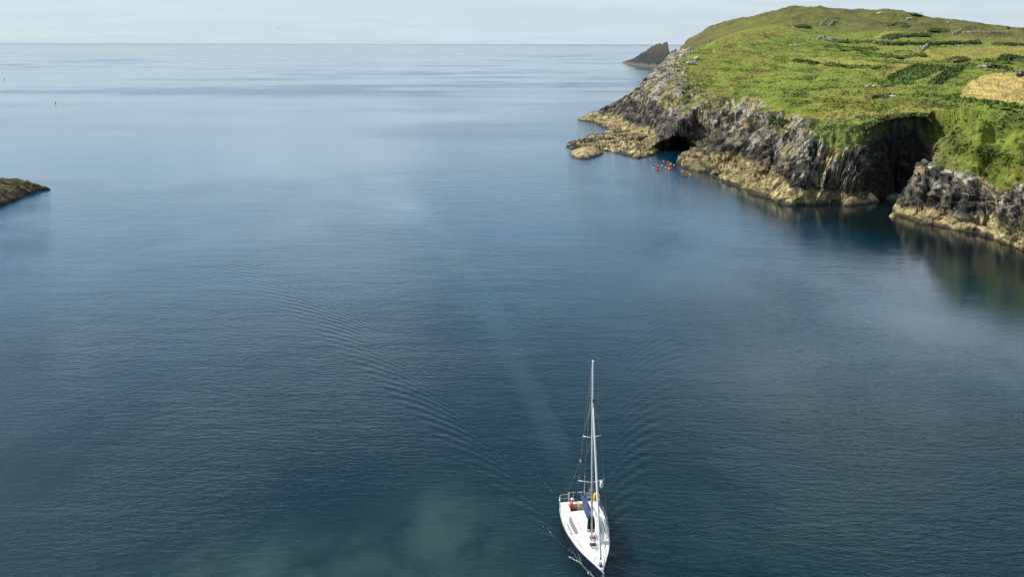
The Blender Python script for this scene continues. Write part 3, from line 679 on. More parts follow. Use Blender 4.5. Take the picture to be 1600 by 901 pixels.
for z, hl_, sw in ((5.62, .90, .22), (8.92, .62, .14)):
    for sy in (-1, 1):
        bm = bmesh.new(); p1 = (MX-.05-sw, sy*hl_, z+.07); tips[(z, sy)] = p1
        add_tube(bm, [(MX-.03, sy*.06, z), p1], [.040, .026], 8); add_ball(bm, p1, .035, 1); bm_obj('spreader', bm, M_alu, yacht, True)
for sy in (-1, 1):
    cpx, cpy = .55, dyf(.55)-.12
    t1, t2 = tips[(5.62, sy)], tips[(8.92, sy)]
    tube_obj('shroud', [(cpx, sy*cpy, 1.08), t1, t2, (MX, sy*.06, 11.5)], .010, M_wire, yacht, 5)
    tube_obj('shroud', [(cpx-.12, sy*(cpy-.04), 1.08), (MX-.02, sy*.06, 5.5)], .009, M_wire, yacht, 5)
    tube_obj('shroud', [(cpx+.75, sy*(cpy-.12), 1.1), (MX+.04, sy*.06, 5.4)], .009, M_wire, yacht, 5)
    tube_obj('shroud', [t1, (MX, sy*.06, 8.8)], .008, M_wire, yacht, 5)
    tube_obj('backstay', [(MX-.2, 0, MT), (-4.1, 0.0, 5.0), (-5.3, sy*1.15, 1.05)], .010, M_wire, yacht, 5)
bm = bmesh.new(); add_box(bm, (-4.1, 0, 5.0), (.10, .09, .22), bev=.02); bm_obj('backstay_block', bm, M_gel, yacht)
bm = bmesh.new(); st0, st1 = Vector((4.75, 0, 1.42)), Vector((MX+.12, 0, 11.45))
add_tube(bm, [st0+(st1-st0)*f for f in (0.03, .06, .3, .6, .93, .97)], [.06, .085, .080, .068, .05, .02], 10); bm_obj('furled_jib', bm, M_sail, yacht, True)
tube_obj('forestay', [(5.25, 0, 1.25), st0, st1], .012, M_wire, yacht, 6)
bm = bmesh.new(); add_tube(bm, [st0-Vector((.04, 0, .10)), st0-Vector((.03, 0, .06)), st0+Vector((-.02, 0, .10)), st0+Vector((-.03, 0, .14))], [.14, .10, .10, .14], 12); bm_obj('furler_drum', bm, M_black, yacht, True)
tube_obj('boom', [(MX-.1, 0, 2.72), (-3.05, .05, 2.62)], .065, M_alu, yacht, 10)
bm = bmesh.new()                                     # flaked mainsail under its navy cover, widest near the mast
rg = []
for f in np.linspace(0, 1, 22):
    x = .78-f*3.85; wdt = .08+.24*math.sin(math.pi*min(1, f*.8+.16))*(1-.25*f)+.008*math.sin(f*40); hgt_ = (.34-.10*f)*(1-.9*sstep(.93, 1, f))+.012*math.sin(f*33+1); zc_ = 2.68-.05*f
    rg.append([(x, .05*f+wdt*math.cos(a)*(1 if math.sin(a) < 0 else .85), zc_+(hgt_ if math.sin(a) > 0 else .20)*math.sin(a)) for a in np.linspace(0, 2*math.pi, 13)[:-1]])
add_loft(bm, rg, closed=True, cap=True); bm_obj('sail_cover', bm, M_cover, yacht, True)
for sy in (-1, 1):                                   # black front of the cover, buttoned round the mast
    bm = bmesh.new(); rg = []
    for i, f in enumerate(np.linspace(0, 1, 9)):
        z = 2.98-1.15*f; w_ = .10+.10*math.sin(f*2.6)+.01*math.sin(9*f)
        rg.append([(MX+.05-.05*f, sy*.085, z), (MX+.02-.1*f, sy*(.085+w_*.7), z+.02*math.sin(7*f)), (MX-.25, sy*(.085+w_), z-.02), (MX-.42, sy*(.07+w_*.6), z), (MX-.42, sy*.085, z)])
    add_loft(bm, rg, closed=True, cap=True); bm_obj('cover_front', bm, M_black, yacht, True)
tube_obj('boom_vang', [(MX-.12, 0, mz0+.2), (-.5, 0, 2.62)], .03, M_alu, yacht)
tube_obj('topping_lift', [(MX-.2, 0, MT-.05), (-3.05, .05, 2.66)], .006, M_rope, yacht, 5)
tube_obj('mainsheet', [(-2.95, .05, 2.6), (-2.7, 0, 1.6)], .02, M_rope, yacht, 5)
for k, (dy, dz) in enumerate(((-.13, 0), (.14, .02), (-.16, .5), (.12, .55))):
    bm = bmesh.new(); add_tube(bm, [(MX+.03, dy, mz0+.05+dz), (MX+.03, dy*1.1, mz0+.12+dz), (MX+.03, dy*1.1, mz0+.2+dz)], [.055, .045, .06], 10); bm_obj('halyard_winch', bm, M_steel, yacht, True)
bm = bmesh.new(); add_box(bm, (MX+.18, .17, mz0+.10), (.10, .14, .22), bev=.03); o = bm_obj('rope_bag', bm, M_red, yacht); o['label'] = 'small red rope bag at the mast foot'
bm = bmesh.new()
for k in range(5): add_tube(bm, [(MX+.25+.13*math.cos(a)+.02*k, -.02+.16*math.sin(a), mz0+.02+.015*k) for a in np.linspace(0, 6.1, 14)], .011, 5)
bm_obj('halyard_coil', bm, M_rope, yacht, True)
for k, y in enumerate((-.30, -.18, .22, .34)): tube_obj('deck_line', [(MX+.02, y*.4, mz0+.03), (MX-.5, y, mz0+.09), (-2.6, y*1.1, shf(-2.6)+.53)], .011, (M_rope, M_dark, M_rope, M_red)[k], yacht, 5)
for sy in (-1, 1): tube_obj('jib_sheet', [(4.45, sy*.1, 1.6), (2.7, sy*.62, shf(2.7)+.1), (-.6, sy*1.25, shf(-.6)+.09), (-3.4, sy*.95, 1.30)], .011, M_rope, yacht, 5)
tube_obj('tiller', [(-5.1, 0, 1.20), (-4.6, -.05, 1.24), (-3.95, -.12, 1.28)], [.035, .03, .02], M_teak, yacht)
for cx0, cy0, rr0 in ((-3.35, -.25, .17), (-3.5, .2, .14), (-4.0, .45, .15), (-3.25, .42, .12)):   # ropes left lying in the cockpit
    bm = bmesh.new(); add_tube(bm, [((cx0+(rr0+.012*a)*math.cos(a*1.0)), cy0+(rr0-.004*a)*math.sin(a)*1.2, (.90 if abs(cy0) > .35 else .56)+.004*a+.02*math.sin(3*a)) for a in np.linspace(0, 22, 52)], .013, 5)
    bm_obj('rope_coil', bm, M_rope, yacht, True)
for sy in (-1, 1):                                   # instrument pods either side of the companionway
    bm = bmesh.new(); add_box(bm, (-3.03, sy*.5, 1.32), (.05, .2, .18), bev=.02); bm_obj('instrument', bm, M_black, yacht)
bm = bmesh.new(); add_tube(bm, [(-5.6, .55, 1.4), (-5.62, .56, 3.2)], .015, 6); bm_obj('flag_staff', bm, M_alu, yacht)
bm = bmesh.new(); add_box(bm, (-5.66, -.62, 1.35), (.10, .12, .85), bev=.03); bm_obj('stern_ladder', bm, M_teak, yacht)
bpy.context.view_layer.update()
YM = yacht.matrix_world.copy()
yw = lambda x, y, z: YM @ Vector((x, y, z))
YRZ = yacht.rotation_euler.z
# loose gear that hangs on the yacht
t1 = tips[(5.62, 1)]
rd = empty('radar_reflector', yw(t1[0], t1[1]-.20, 5.05), YRZ); tag(rd, 'white tube radar reflector hanging under the lower spreader', 'reflector')
bm = bmesh.new(); add_tube(bm, [(0, 0, 0), (0, 0, .04), (0, 0, .10), (0, 0, .46), (0, 0, .52), (0, 0, .55)], [.05, .09, .115, .115, .09, .05], 14); bm_obj('tube_body', bm, M_gel, rd, True)
bm = bmesh.new(); add_tube(bm, [(0, 0, .55), (0, .0, .64)], .008, 5); bm_obj('hanger_line', bm, M_rope, rd)
hb = empty('horseshoe_lifebuoy', yw(-5.0, 1.38, 1.32), YRZ+.3); tag(hb, 'yellow horseshoe lifebuoy hanging on the stern rail of the yacht', 'lifebuoy')
bm = bmesh.new(); add_tube(bm, [(.05*math.sin(3*a), .21*math.sin(a), .27-.29*math.cos(a)) for a in np.linspace(.55, 5.73, 20)], [.06]+[.085]*18+[.06], 10); bm_obj('foam_horseshoe', bm, M_yel, hb, True)
for a in (1.4, 3.14, 4.9):
    bm = bmesh.new(); add_box(bm, (.05*math.sin(3*a), .21*math.sin(a), .27-.29*math.cos(a)), (.19, .10, .10), bev=.02); bm_obj('strap', bm, M_red, hb)

# ------------------------------------------------------------------ people
def skin_mesh(name, nodes, edges, mtl, parent, root=0, sub=1):
    me = bpy.data.meshes.new(name); me.from_pydata([n_[0] for n_ in nodes], edges, []); o = bpy.data.objects.new(name, me); C.objects.link(o)
    sk = o.modifiers.new('s', 'SKIN'); sk.use_smooth_shade = True
    for i, n_ in enumerate(nodes): me.skin_vertices[0].data[i].radius = (n_[1], n_[1] if len(n_) < 3 else n_[2]); me.skin_vertices[0].data[i].use_root = (i == root)
    sb = o.modifiers.new('b', 'SUBSURF'); sb.levels = sub; sb.render_levels = sub
    dg = bpy.context.evaluated_depsgraph_get(); me2 = bpy.data.meshes.new_from_object(o.evaluated_get(dg)); me2.name = name
    bpy.data.objects.remove(o); bpy.data.meshes.remove(me)
    return link(name, me2, mtl, parent, True)
def lerp3(a, b, t): return tuple(a[i]+(b[i]-a[i])*t for i in range(3))
def make_person(name, label, loc, rz, P, jacket, legs_m, hat=None, vest=None, hair=True, group=None):
    """P: joints in metres from the seat point, facing +x"""
    root = empty(name, loc, rz); tag(root, label, 'person', group)
    N, E_ = [], []
    def add(p, r_, par=None, r2=None):
        N.append((p, r_) if r2 is None else (p, r_, r2)); i = len(N)-1
        if par is not None: E_.append((par, i))
        return i
    pel = add(P['pelvis'], .125, None, .15); ch = add(P['chest'], .13, pel, .165); nk0 = add(P['neck'], .058, ch)
    hd_ = P['head']; h1 = add((hd_[0], hd_[1], hd_[2]-.07), .068, nk0); h2 = add(hd_, .092, h1); h3 = add((hd_[0]-.01, hd_[1], hd_[2]+.085), .070, h2)
    add((hd_[0]+.118, hd_[1], hd_[2]-.02), .014, h2)
    for s in (-1, 1): add((hd_[0]-.005, hd_[1]+s*.098, hd_[2]-.01), .016, h2)
    for s in (-1, 1):
        k = 'L' if s > 0 else 'R'
        sh = add(P['sh'+k], .062, ch); el = add(P['el'+k], .044, sh); wr = add(P['wr'+k], .029, el)
        dv = (Vector(P['wr'+k])-Vector(P['el'+k])).normalized(); sd_ = dv.cross(Vector((0, 0, 1))).normalized()*s; up_ = sd_.cross(dv)*s
        pm = add(tuple(Vector(P['wr'+k])+dv*.075), .030, wr, .018)
        for q in range(4):
            b0 = Vector(P['wr'+k])+dv*.105+sd_*(.027-.018*q); ln = (.062, .072, .068, .052)[q]
            f0 = add(tuple(b0), .0095, pm); f1 = add(tuple(b0+dv*ln*.55-up_*.012), .009, f0); add(tuple(b0+dv*ln*.8-up_*.040), .008, f1)
        t0 = add(tuple(Vector(P['wr'+k])+dv*.035+sd_*.042-up_*.01), .011, wr); add(tuple(Vector(P['wr'+k])+dv*.075+sd_*.050-up_*.034), .009, t0)
        hp = add(P['hp'+k], .10, pel); kn = add(P['kn'+k], .066, hp); an = add(P['an'+k], .042, kn); add(P['to'+k], .036, an)
    skin_mesh('body', N, E_, M_skin, root)
    N, E_ = [], []
    pel = add((P['pelvis'][0], P['pelvis'][1], P['pelvis'][2]+.06), .145, None, .18); mid = add(lerp3(P['pelvis'], P['chest'], .6), .15, pel, .185); ch = add(P['chest'], .152, mid, .19); add(lerp3(P['chest'], P['neck'], .75), .085, ch)
    for k in 'LR':
        sh = add(P['sh'+k], .080, ch); el = add(P['el'+k], .062, sh); add(lerp3(P['el'+k], P['wr'+k], .92), .045, el)
    skin_mesh('jacket', N, E_, jacket, root)
    N, E_ = [], []
    pel = add((P['pelvis'][0], P['pelvis'][1], P['pelvis'][2]-.01), .14, None, .17)
    for k in 'LR':
        hp = add(P['hp'+k], .115, pel); kn = add(P['kn'+k], .083, hp); add(lerp3(P['kn'+k], P['an'+k], .93), .058, kn)
    skin_mesh('trousers', N, E_, legs_m, root)
    for k in 'LR':
        bm = bmesh.new(); a_2, t_2 = Vector(P['an'+k]), Vector(P['to'+k]); add_tube(bm, [a_2-(t_2-a_2)*.35, a_2, t_2, t_2+(t_2-a_2)*.25], [.035, .055, .048, .03], 8); bm_obj('shoe', bm, M_dark, root, True)
    if hat:
        bm = bmesh.new(); r_ = bmesh.ops.create_uvsphere(bm, u_segments=14, v_segments=8, radius=.112)
        bmesh.ops.delete(bm, geom=[v for v in bm.verts if v.co.z < -.01], context='VERTS')
        bmesh.ops.translate(bm, vec=(hd_[0]-.012, hd_[1], hd_[2]+.045), verts=bm.verts)
        add_loft(bm, [[(hd_[0]+.07+.03*math.cos(a), hd_[1]+.085*math.sin(a), hd_[2]+.04) for a in np.linspace(-1.4, 1.4, 7)], [(hd_[0]+.10+.09*math.cos(a), hd_[1]+.08*math.sin(a), hd_[2]+.025) for a in np.linspace(-1.4, 1.4, 7)]])
        bm_obj('cap', bm, hat, root, True)
    elif hair:
        bm = bmesh.new(); add_ball(bm, (hd_[0]-.025, hd_[1], hd_[2]+.035), .108, 2, (1, .95, 1)); bm_obj('hair', bm, M_hair, root, True)
    if vest:
        N, E_ = [], []
        a_2 = add(lerp3(P['pelvis'], P['chest'], .35), .165, None, .195); b_2 = add(P['chest'], .172, a_2, .205); add(lerp3(P['chest'], P['neck'], .45), .10, b_2)
        skin_mesh('buoyancy_aid', N, E_, vest, root)
    return root
helm = dict(pelvis=(0, 0, .13), chest=(.06, 0, .45), neck=(.08, 0, .63), head=(.12, .02, .80), shL=(.05, .19, .55), shR=(.05, -.19, .55), elL=(.10, .42, .40), wrL=(.12, .66, .36),
            elR=(.16, -.27, .30), wrR=(.36, -.16, .20), hpL=(.08, .10, .10), hpR=(.08, -.10, .10), knL=(.46, .15, .06), knR=(.46, -.15, .07), anL=(.50, .14, -.36), anR=(.54, -.14, -.36), toL=(.64, .15, -.40), toR=(.68, -.15, -.40))
pp = yw(-3.78, -.80, 1.28)
make_person('person', 'person in a red jacket and white cap sitting at the helm of the yacht', pp, YRZ+R(78), helm, M_red, M_dark, hat=M_white)

# ------------------------------------------------------------------ kayaks and paddlers
def make_kayak():
    root = empty('kayak')
    bm = bmesh.new(); rg = []
    for x in np.linspace(-1.6, 1.6, 21):
        u_ = abs(x)/1.6; w_ = .37*(1-u_**2.6)+.01; b_2 = -.10+.16*u_**3; t_2 = .24+.12*u_**3
        rg.append([(x, w_*math.cos(a)*(1 if math.sin(a) < 0 else .96), (b_2 if math.sin(a) < 0 else t_2)*abs(math.sin(a))+.10*(u_**3)) for a in np.linspace(0, 2*math.pi, 15)[:-1]])
    add_loft(bm, rg, closed=True, cap=True); bm_obj('hull', bm, M_oran, root, True)
    bm = bmesh.new(); add_box(bm, (-.22, 0, .17), (.46, .46, .06), bev=.03); add_box(bm, (-.44, 0, .33), (.07, .42, .34), bev=.03); bm_obj('seat', bm, M_black, root)
    bm = bmesh.new(); add_tube(bm, [(1.0, 0, .12), (1.0, 0, .22), (1.0, 0, .24)], [.13, .13, .09], 14); bm_obj('hatch_lid', bm, M_black, root, True)
    for sx in (-1.58, 1.58):
        bm = bmesh.new(); add_tube(bm, [(sx*.97, -.05, .33), (sx, 0, .40), (sx*.97, .05, .33)], .014, 6); bm_obj('carry_handle', bm, M_black, root, True)
    return root
def copy_tree(o, parent=None):
    c = o.copy(); C.objects.link(c)
    if parent is not None: c.parent = parent
    for ch in o.children: copy_tree(ch, c)
    return c
kay_pose = dict(pelvis=(-.2, 0, .30), chest=(-.17, 0, .62), neck=(-.16, 0, .80), head=(-.13, 0, .97), shL=(-.16, .19, .72), shR=(-.16, -.19, .72), elL=(.02, .33, .50), elR=(.02, -.33, .55), wrL=(.26, .30, .52), wrR=(.26, -.30, .66),
                hpL=(-.12, .10, .27), hpR=(-.12, -.10, .27), knL=(.28, .16, .40), knR=(.28, -.16, .40), anL=(.66, .13, .22), anR=(.66, -.13, .22), toL=(.72, .14, .32), toR=(.72, -.14, .32))
def make_paddle():
    root = empty('paddle'); tube_obj('shaft', [(0, -.85, 0), (0, .85, 0)], .017, M_black, root)
    for s in (-1, 1):
        bm = bmesh.new(); rg = []
        for f in np.linspace(0, 1, 7):
            w_ = .02+.085*math.sin(math.pi*min(.92, f*.85+.1)); y = s*(.80+.46*f); rg.append([(-.012, y, -w_), (.012+.02*f, y, 0), (-.012, y, w_), (-.025, y, 0)])
        add_loft(bm, rg, closed=True, cap=True); bm_obj('blade', bm, M_gel, root, True)
    return root
kays = [((1028, 264.5), 252, .20, 'orange kayak on the water, leftmost and farthest from the ledge', 'person in red buoyancy aid in the leftmost orange kayak', 'white bladed paddle held over the leftmost kayak'),
        ((1043.5, 258.0), 235, -.35, 'orange kayak just behind another one, nearest the cave mouth', 'person in red in the orange kayak nearest the cave mouth', 'white bladed paddle held over the kayak nearest the cave'),
        ((1046.5, 263.5), 262, .15, 'orange kayak floating just in front of another one off the cave', 'person in red in the front one of the two close kayaks', 'white bladed paddle over the front one of two close kayaks'),
        ((1073.0, 274.5), 238, -.45, 'orange kayak on the right, close in front of the tan ledge', 'person in red and dark top in the kayak close to the tan ledge', 'white bladed paddle held over the kayak by the tan ledge')]
k0 = make_kayak(); p0 = None; d0 = make_paddle()
for i, (px_, hdg, tilt, kl, pl, dl) in enumerate(kays):
    g0 = Pz(*px_); ko = k0 if i == 0 else copy_tree(k0); ko.location = (g0[0], g0[1], .02); ko.rotation_euler.z = R(hdg); ko.scale = (1.2, 1.2, 1.2); tag(ko, kl, 'kayak', 'orange kayaks off the cave')
    if p0 is None: p0 = make_person('person', pl, (0, 0, 0), 0, kay_pose, M_red, M_dark, vest=M_oran, hair=True); po = p0
    else: po = copy_tree(p0)
    po.location = ko.location; po.scale = ko.scale; po.rotation_euler.z = R(hdg); tag(po, pl, 'person', 'paddlers in the orange kayaks')
    do = d0 if i == 0 else copy_tree(d0); mk = Matrix.Translation(ko.location) @ Matrix.Rotation(R(hdg), 4, 'Z')
    do.location = mk @ Vector((.36*1.2, 0, .60*1.2)); do.scale = ko.scale; do.rotation_euler = (tilt+.12, 0, R(hdg)); tag(do, dl, 'paddle', 'paddles held by the kayakers')

# ------------------------------------------------------------------ buoys, gull
for (px_, hh, mtl, lb) in (((86.5, 161.5), 1.3, M_gel, 'white topped mooring buoy with dark base on the pale water'), ((7.0, 124.5), 1.2, M_red, 'tiny dark red buoy far out at the left edge')):
    g0 = Pz(*px_); bo = empty('buoy', (g0[0], g0[1], 0)); tag(bo, lb, 'buoy')
    bm = bmesh.new(); add_tube(bm, [(0, 0, -.3), (0, 0, 0), (0, 0, .25), (0, 0, hh*.4)], [.2, .30, .30, .18], 14); bm_obj('float_base', bm, M_dark, bo, True)
    bm = bmesh.new(); add_tube(bm, [(0, 0, hh*.4), (0, 0, hh*.62), (0, 0, hh*.9), (0, 0, hh)], [.18, .36, .30, .10], 14); bm_obj('float_top', bm, mtl, bo, True)
g0 = PY(434.5, 45.3, 300); gu = empty('gull', g0, R(25)); tag(gu, 'small grey gull flying in the sky above the horizon', 'bird')
bm = bmesh.new(); add_tube(bm, [(-.26, 0, 0), (-.12, 0, .01), (.05, 0, .02), (.18, 0, .03), (.26, 0, .03)], [.02, .06, .075, .05, .02], 8); bm_obj('body', bm, M_grey, gu, True)
for s in (-1, 1):
    bm = bmesh.new(); add_loft(bm, [[(.10, s*.05, .04), (.0, s*.05, .06), (-.09, s*.05, .04), (.0, s*.05, .03)], [(.13, s*.32, .16), (.03, s*.32, .18), (-.05, s*.32, .16), (.03, s*.32, .15)], [(.0, s*.68, .10), (-.03, s*.68, .11), (-.06, s*.68, .10), (-.03, s*.68, .09)]], closed=True, cap=True); bm_obj('wing', bm, M_grey, gu, True)

# ------------------------------------------------------------------ rocks standing on their own
def rock_mound(name, poly, height, base, seed, step, label=None, cat=None, kind=None, top=None, sharp=1.0, power=.55, res_amp=1.0, dark=None, mt=None):
    poly = np.array(poly); x0, y0 = poly.min(0)-2; x1, y1 = poly.max(0)+2
    gx = np.arange(x0, x1, step); gy = np.arange(y0, y1, step); GX, GY = np.meshgrid(gx, gy)
    d2 = np.full(GX.shape, 1e9); ins = in_poly(GX, GY, poly)
    for (ax, ay), (bx, by) in zip(poly, np.roll(poly, -1, 0)):
        ex, ey = bx-ax, by-ay; t_ = np.clip(((GX-ax)*ex+(GY-ay)*ey)/(ex*ex+ey*ey), 0, 1); d2 = np.minimum(d2, (GX-ax-t_*ex)**2+(GY-ay-t_*ey)**2)
    dd = np.where(ins, np.sqrt(d2), -np.sqrt(d2)) + res_amp*(.6*fbm(GX/3+seed, GY/3, 0, 4)); dm = max(dd.max(), .1)
    hh = height(GX, GY) if callable(height) else height
    zz_ = np.where(dd > 0, hh*np.clip(dd/dm, 0, 1)**power, dd*.6)
    q = zz_*.8+GX*.45; zz_ = zz_+sharp*np.where(dd > 0, 1, 0)*np.clip(dd/(.2*dm), 0, 1)*(.35*(1-2.2*np.abs(noise3(q/4+seed, GY/1.2, 0)))+.22*(1-2.2*np.abs(noise3(q/1.6, GY/.6+seed, 1))))*hh*.3
    VV = np.stack([GX+.25*fbm(GX/1.2, GY/1.2, seed, 2), GY, zz_], -1).reshape(-1, 3); qq = grid_quads(*GX.shape)
    u, qq = sub_mesh(VV, qq, VV[:, 2][qq].max(1) > -.5); vv = VV[u]
    nz = fbm(vv[:, 0]/1.8, vv[:, 1]/1.8, vv[:, 2]/1.2+seed, 3)[:, None]
    cA_, cB_ = np.array(base[0]), np.array(base[1]); col = cA_+(cB_-cA_)*sstep(-.3, .4, nz)
    if dark is not None: col = col+(np.array(dark)-col)*sstep(.75, .2, vv[:, 2:3]+.25*nz)
    if top is not None: col = col+(np.array(top[0])-col)*sstep(top[1], top[2], vv[:, 2:3]+1.2*nz*top[3])
    o = link(name, np_mesh(name, vv, qq, False, np.clip(col, .01, .8)), mt or M_rock)
    return tag(o, label, cat, None, kind)
pz2 = lambda pts: [Pz(*p)[:2] for p in pts]
TANS = ((.42, .33, .15), (.22, .165, .08))
rock_mound('shore_rock', pz2([(890,240),(902,236),(920,235.5),(938,236.5),(943,241),(934,244),(922,248),(905,248.5),(893,245)]), 2.0, TANS, 3, .35, 'low tan rock lying off the tip of the far ledge', 'rock', dark=(.05, .04, .02))
rock_mound('shore_rock', pz2([(1316,322),(1330,321.5),(1352,319),(1372,316),(1368,310),(1350,308),(1330,311)]), 2.3, ((.46, .37, .20), (.26, .2, .11)), 9, .3, 'pale tan boulder at the mouth of the dark inlet', 'rock', dark=(.06, .045, .02))
for i, (q, hgt_, lb) in enumerate((([(1383,309),(1402,306),(1410,309),(1402,313),(1388,313)], 1.0, 'small dark rock deepest in the shaded inlet'), ([(1398,309),(1412,306.5),(1414,310),(1402,312)], .9, 'pale flat stone at the back of the shaded inlet'), ([(1390,337),(1400,334),(1402,338),(1394,340)], .8, 'small tan rock at the foot of the right buttress'))):
    rock_mound('shore_rock', pz2(q), hgt_, (TANS if i else ((.10, .09, .08), (.05, .05, .05))), 20+i, .3, lb, 'rock')
rock_mound('reef', pz2([(73,296),(60,299.5),(42,305),(22,315),(0,325),(-60,346),(-150,372),(-190,330),(-150,286),(-60,287),(0,291),(45,293)]), 2.6, ((.085, .065, .022), (.030, .026, .015)), 14, .45, None, None, 'structure',
           top=((.095, .082, .026), .8, 1.8, .6), dark=(.018, .017, .016), power=.5, sharp=3.6, res_amp=2.0)
# far islet with its steep notch
def islet_height(u_):
    return np.interp(u_, [0, .06, .257, .42, .58, .66, .70, .73, .765, .782, .80, .83, .845, .87, .885, .91, 1.0], [0, 2.5, 9, 20, 31, 35, 34, 36, 38, 30, 20, 25, 23, 27, 24, 20, 15])
NU, NV = 260, 70
tu = np.linspace(0, 1, NU)[None]; tv = np.linspace(0, 1, NV)[:, None]
fr0 = np.array([Pz(970.5, 98.2)[:2], Pz(985, 101)[:2], Pz(1003, 103)[:2], Pz(1022, 105)[:2], Pz(1045, 107)[:2], Pz(1075, 109)[:2]])
sk = np.linspace(0, 1, 6); FX = np.interp(tu[0], sk, fr0[:, 0]); FY = np.interp(tu[0], sk, fr0[:, 1])
BY = FY+(8+110*np.sin(np.pi*np.clip(tu[0]*.9+.06, 0, 1))); BX = FX*BY/FY
prof_ = np.interp(tv[:, 0], [0, .12, .34, .5, .62, .8, 1], [-.06, .12, .62, 1.0, .95, .55, -.06])[:, None]
HT = islet_height(tu)
IX = FX+(BX-FX)*tv; IY = FY+(BY-FY)*tv; IZ = prof_*HT
an_ = fbm(IX/9, IY/14, IZ/22, 4); IZ = IZ+(2.0*(1-2*np.abs(noise3(IX/10, IY/12, IZ/30)))+1.4*an_)*np.clip(HT/14, 0, 1)*np.clip(prof_*3, 0, 1); IY = IY+5*fbm(IX/6, IZ/18, 3, 3)*np.clip(prof_*3, 0, 1)
iv = np.stack([IX, IY, IZ], -1).reshape(-1, 3); nz = fbm(iv[:, 0]/8, iv[:, 1]/12, iv[:, 2]/14, 4)[:, None]
col = np.array([.024, .022, .021])+(np.array([.011, .011, .013])-np.array([.024, .022, .021]))*sstep(-.3, .4, nz)
col = col+(np.array([.055, .050, .024])-col)*sstep(14, 30, iv[:, 2:3]+9*nz)*.8
col = col+(np.array([.095, .08, .06])-col)*sstep(4.5, 2, iv[:, 2:3]+3*nz)*.9
tag(link('islet', np_mesh('islet', iv, grid_quads(NV, NU), False, np.clip(col, .01, .8)), M_rock), kind='structure')

# ------------------------------------------------------------------ vegetation standing on the hillside
def leaf_quads(P, size, col, tilt=1.0):
    n_ = len(P); nrm = rng.normal(size=(n_, 3)); nrm[:, 2] = np.abs(nrm[:, 2])+.35/tilt; nrm /= np.linalg.norm(nrm, axis=1)[:, None]
    a = np.cross(nrm, rng.normal(size=(n_, 3))); a /= np.linalg.norm(a, axis=1)[:, None]; b = np.cross(nrm, a)
    s = size*rng.uniform(.6, 1.3, (n_, 1)); VV = np.stack([P-a*s-b*s*.5, P+a*s*.3-b*s*.6, P+a*s*1.1+b*s*.3, P-a*s*.2+b*s*.6], 1)
    return VV.reshape(-1, 3), np.arange(4*n_).reshape(-1, 4), np.repeat(col, 4, 0)
def resample(pts, n_):
    out = []
    for a, b in zip(pts, pts[1:]):
        k = max(1, int(math.hypot(b[0]-a[0], b[1]-a[1])/n_))
        out += [(a[0]+(b[0]-a[0])*i/k, a[1]+(b[1]-a[1])*i/k) for i in range(k)]
    return out+[pts[-1]]
def hedge(name, pts, w, h, label, cat, n_per=16, col=(.040, .068, .012), group=None):
    pts = resample(pts, 5); W_ = np.array([terr(*p) for p in pts]); out = []
    for a, b in zip(W_, W_[1:]) if len(W_) > 1 else [(W_[0]-[w*.4, 0, 0], W_[0]+[w*.4, 0, 0])]:
        L_ = np.linalg.norm(b-a); k = max(6, int(L_*n_per*(w/2.5)))
        t_ = rng.random(k); cen = a+(b-a)*t_[:, None]; lump = .65+.5*(noise3(cen[:, 0]/4, cen[:, 1]/4, 3)+.3)
        ang_ = rng.uniform(0, math.pi, k); rad = rng.random(k)**.35; off = np.stack([np.zeros(k), np.cos(ang_)*rad*w, np.sin(ang_)*rad*h*lump], 1)
        dirv = (b-a)/max(L_, .1); pe = np.array([-dirv[1], dirv[0], 0]); out.append(cen+pe*off[:, 1:2]+np.array([0, 0, 1])*off[:, 2:3]+rng.normal(size=(k, 3))*[.3, .3, .08])
    core = bpy.data.meshes.new(name); cv = []
    Wc = W_ if len(W_) > 1 else np.array([W_[0]-[w*.5, 0, 0], W_[0], W_[0]+[w*.5, 0, 0]]); tg = np.gradient(Wc, axis=0); tg[:, 2] = 0; tg /= np.linalg.norm(tg, axis=1)[:, None]+1e-6
    for i_, (c_0, t_0) in enumerate(zip(Wc, tg)):
        e_ = .35 if i_ in (0, len(Wc)-1) else .8
        for a_0 in np.linspace(0, math.pi, 9): cv.append(c_0+np.array([-t_0[1], t_0[0], 0])*math.cos(a_0)*w*e_+np.array([0, 0, 1])*(math.sin(a_0)*h*e_*.75-.25))
    cv = np.array(cv); cv = cv+np.stack([fbm(cv[:, 0]/1.5, cv[:, 1]/1.5, q_0, 2) for q_0 in (1, 2, 3)], 1)*.3; cq = grid_quads(len(Wc), 9)
    P = np.concatenate(out); c_ = np.array(col)*rng.uniform(.55, 1.5, (len(P), 1)); c_ = c_+np.array([.03, .035, .0])*(rng.random((len(P), 1)) < .15)
    v_, q_, cc_ = leaf_quads(P, .38, c_); q_ = np.concatenate([q_, cq+len(v_)]); v_ = np.concatenate([v_, cv]); cc_ = np.concatenate([cc_, np.array(col)*.9*np.ones((len(cv), 1))])
    tag(link(name, np_mesh(name, v_, q_, False, np.clip(cc_, .01, .4)), M_leaf), label, cat, group)
HG = 'hedges and thickets on the headland'
D1, D2, D3 = (.042, .066, .014), (.070, .110, .016), (.080, .090, .030)
hedge('hedge', [(1364,69),(1395,71),(1425,70),(1460,70),(1500,69),(1532,68)], 2.6, 2.3, 'long dark hedge running level between two yellow meadows', 'hedge', 9, D1, HG)
hedge('hedge', [(1548,70),(1575,71),(1604,71),(1660,73)], 2.6, 2.2, 'dark hedge leaving the right edge beyond the upper meadow', 'hedge', 9, D1, HG)
hedge('thicket', [(1378,62),(1400,58),(1425,57),(1452,56)], 4.5, 2.2, 'dark green thicket just above the long hedge', 'thicket', 8, D1, HG)
hedge('thicket', [(1386,41),(1404,40),(1420,44)], 5, 3.0, 'round dark bushes high on the hill below the skyline', 'thicket', 7, D1, HG)
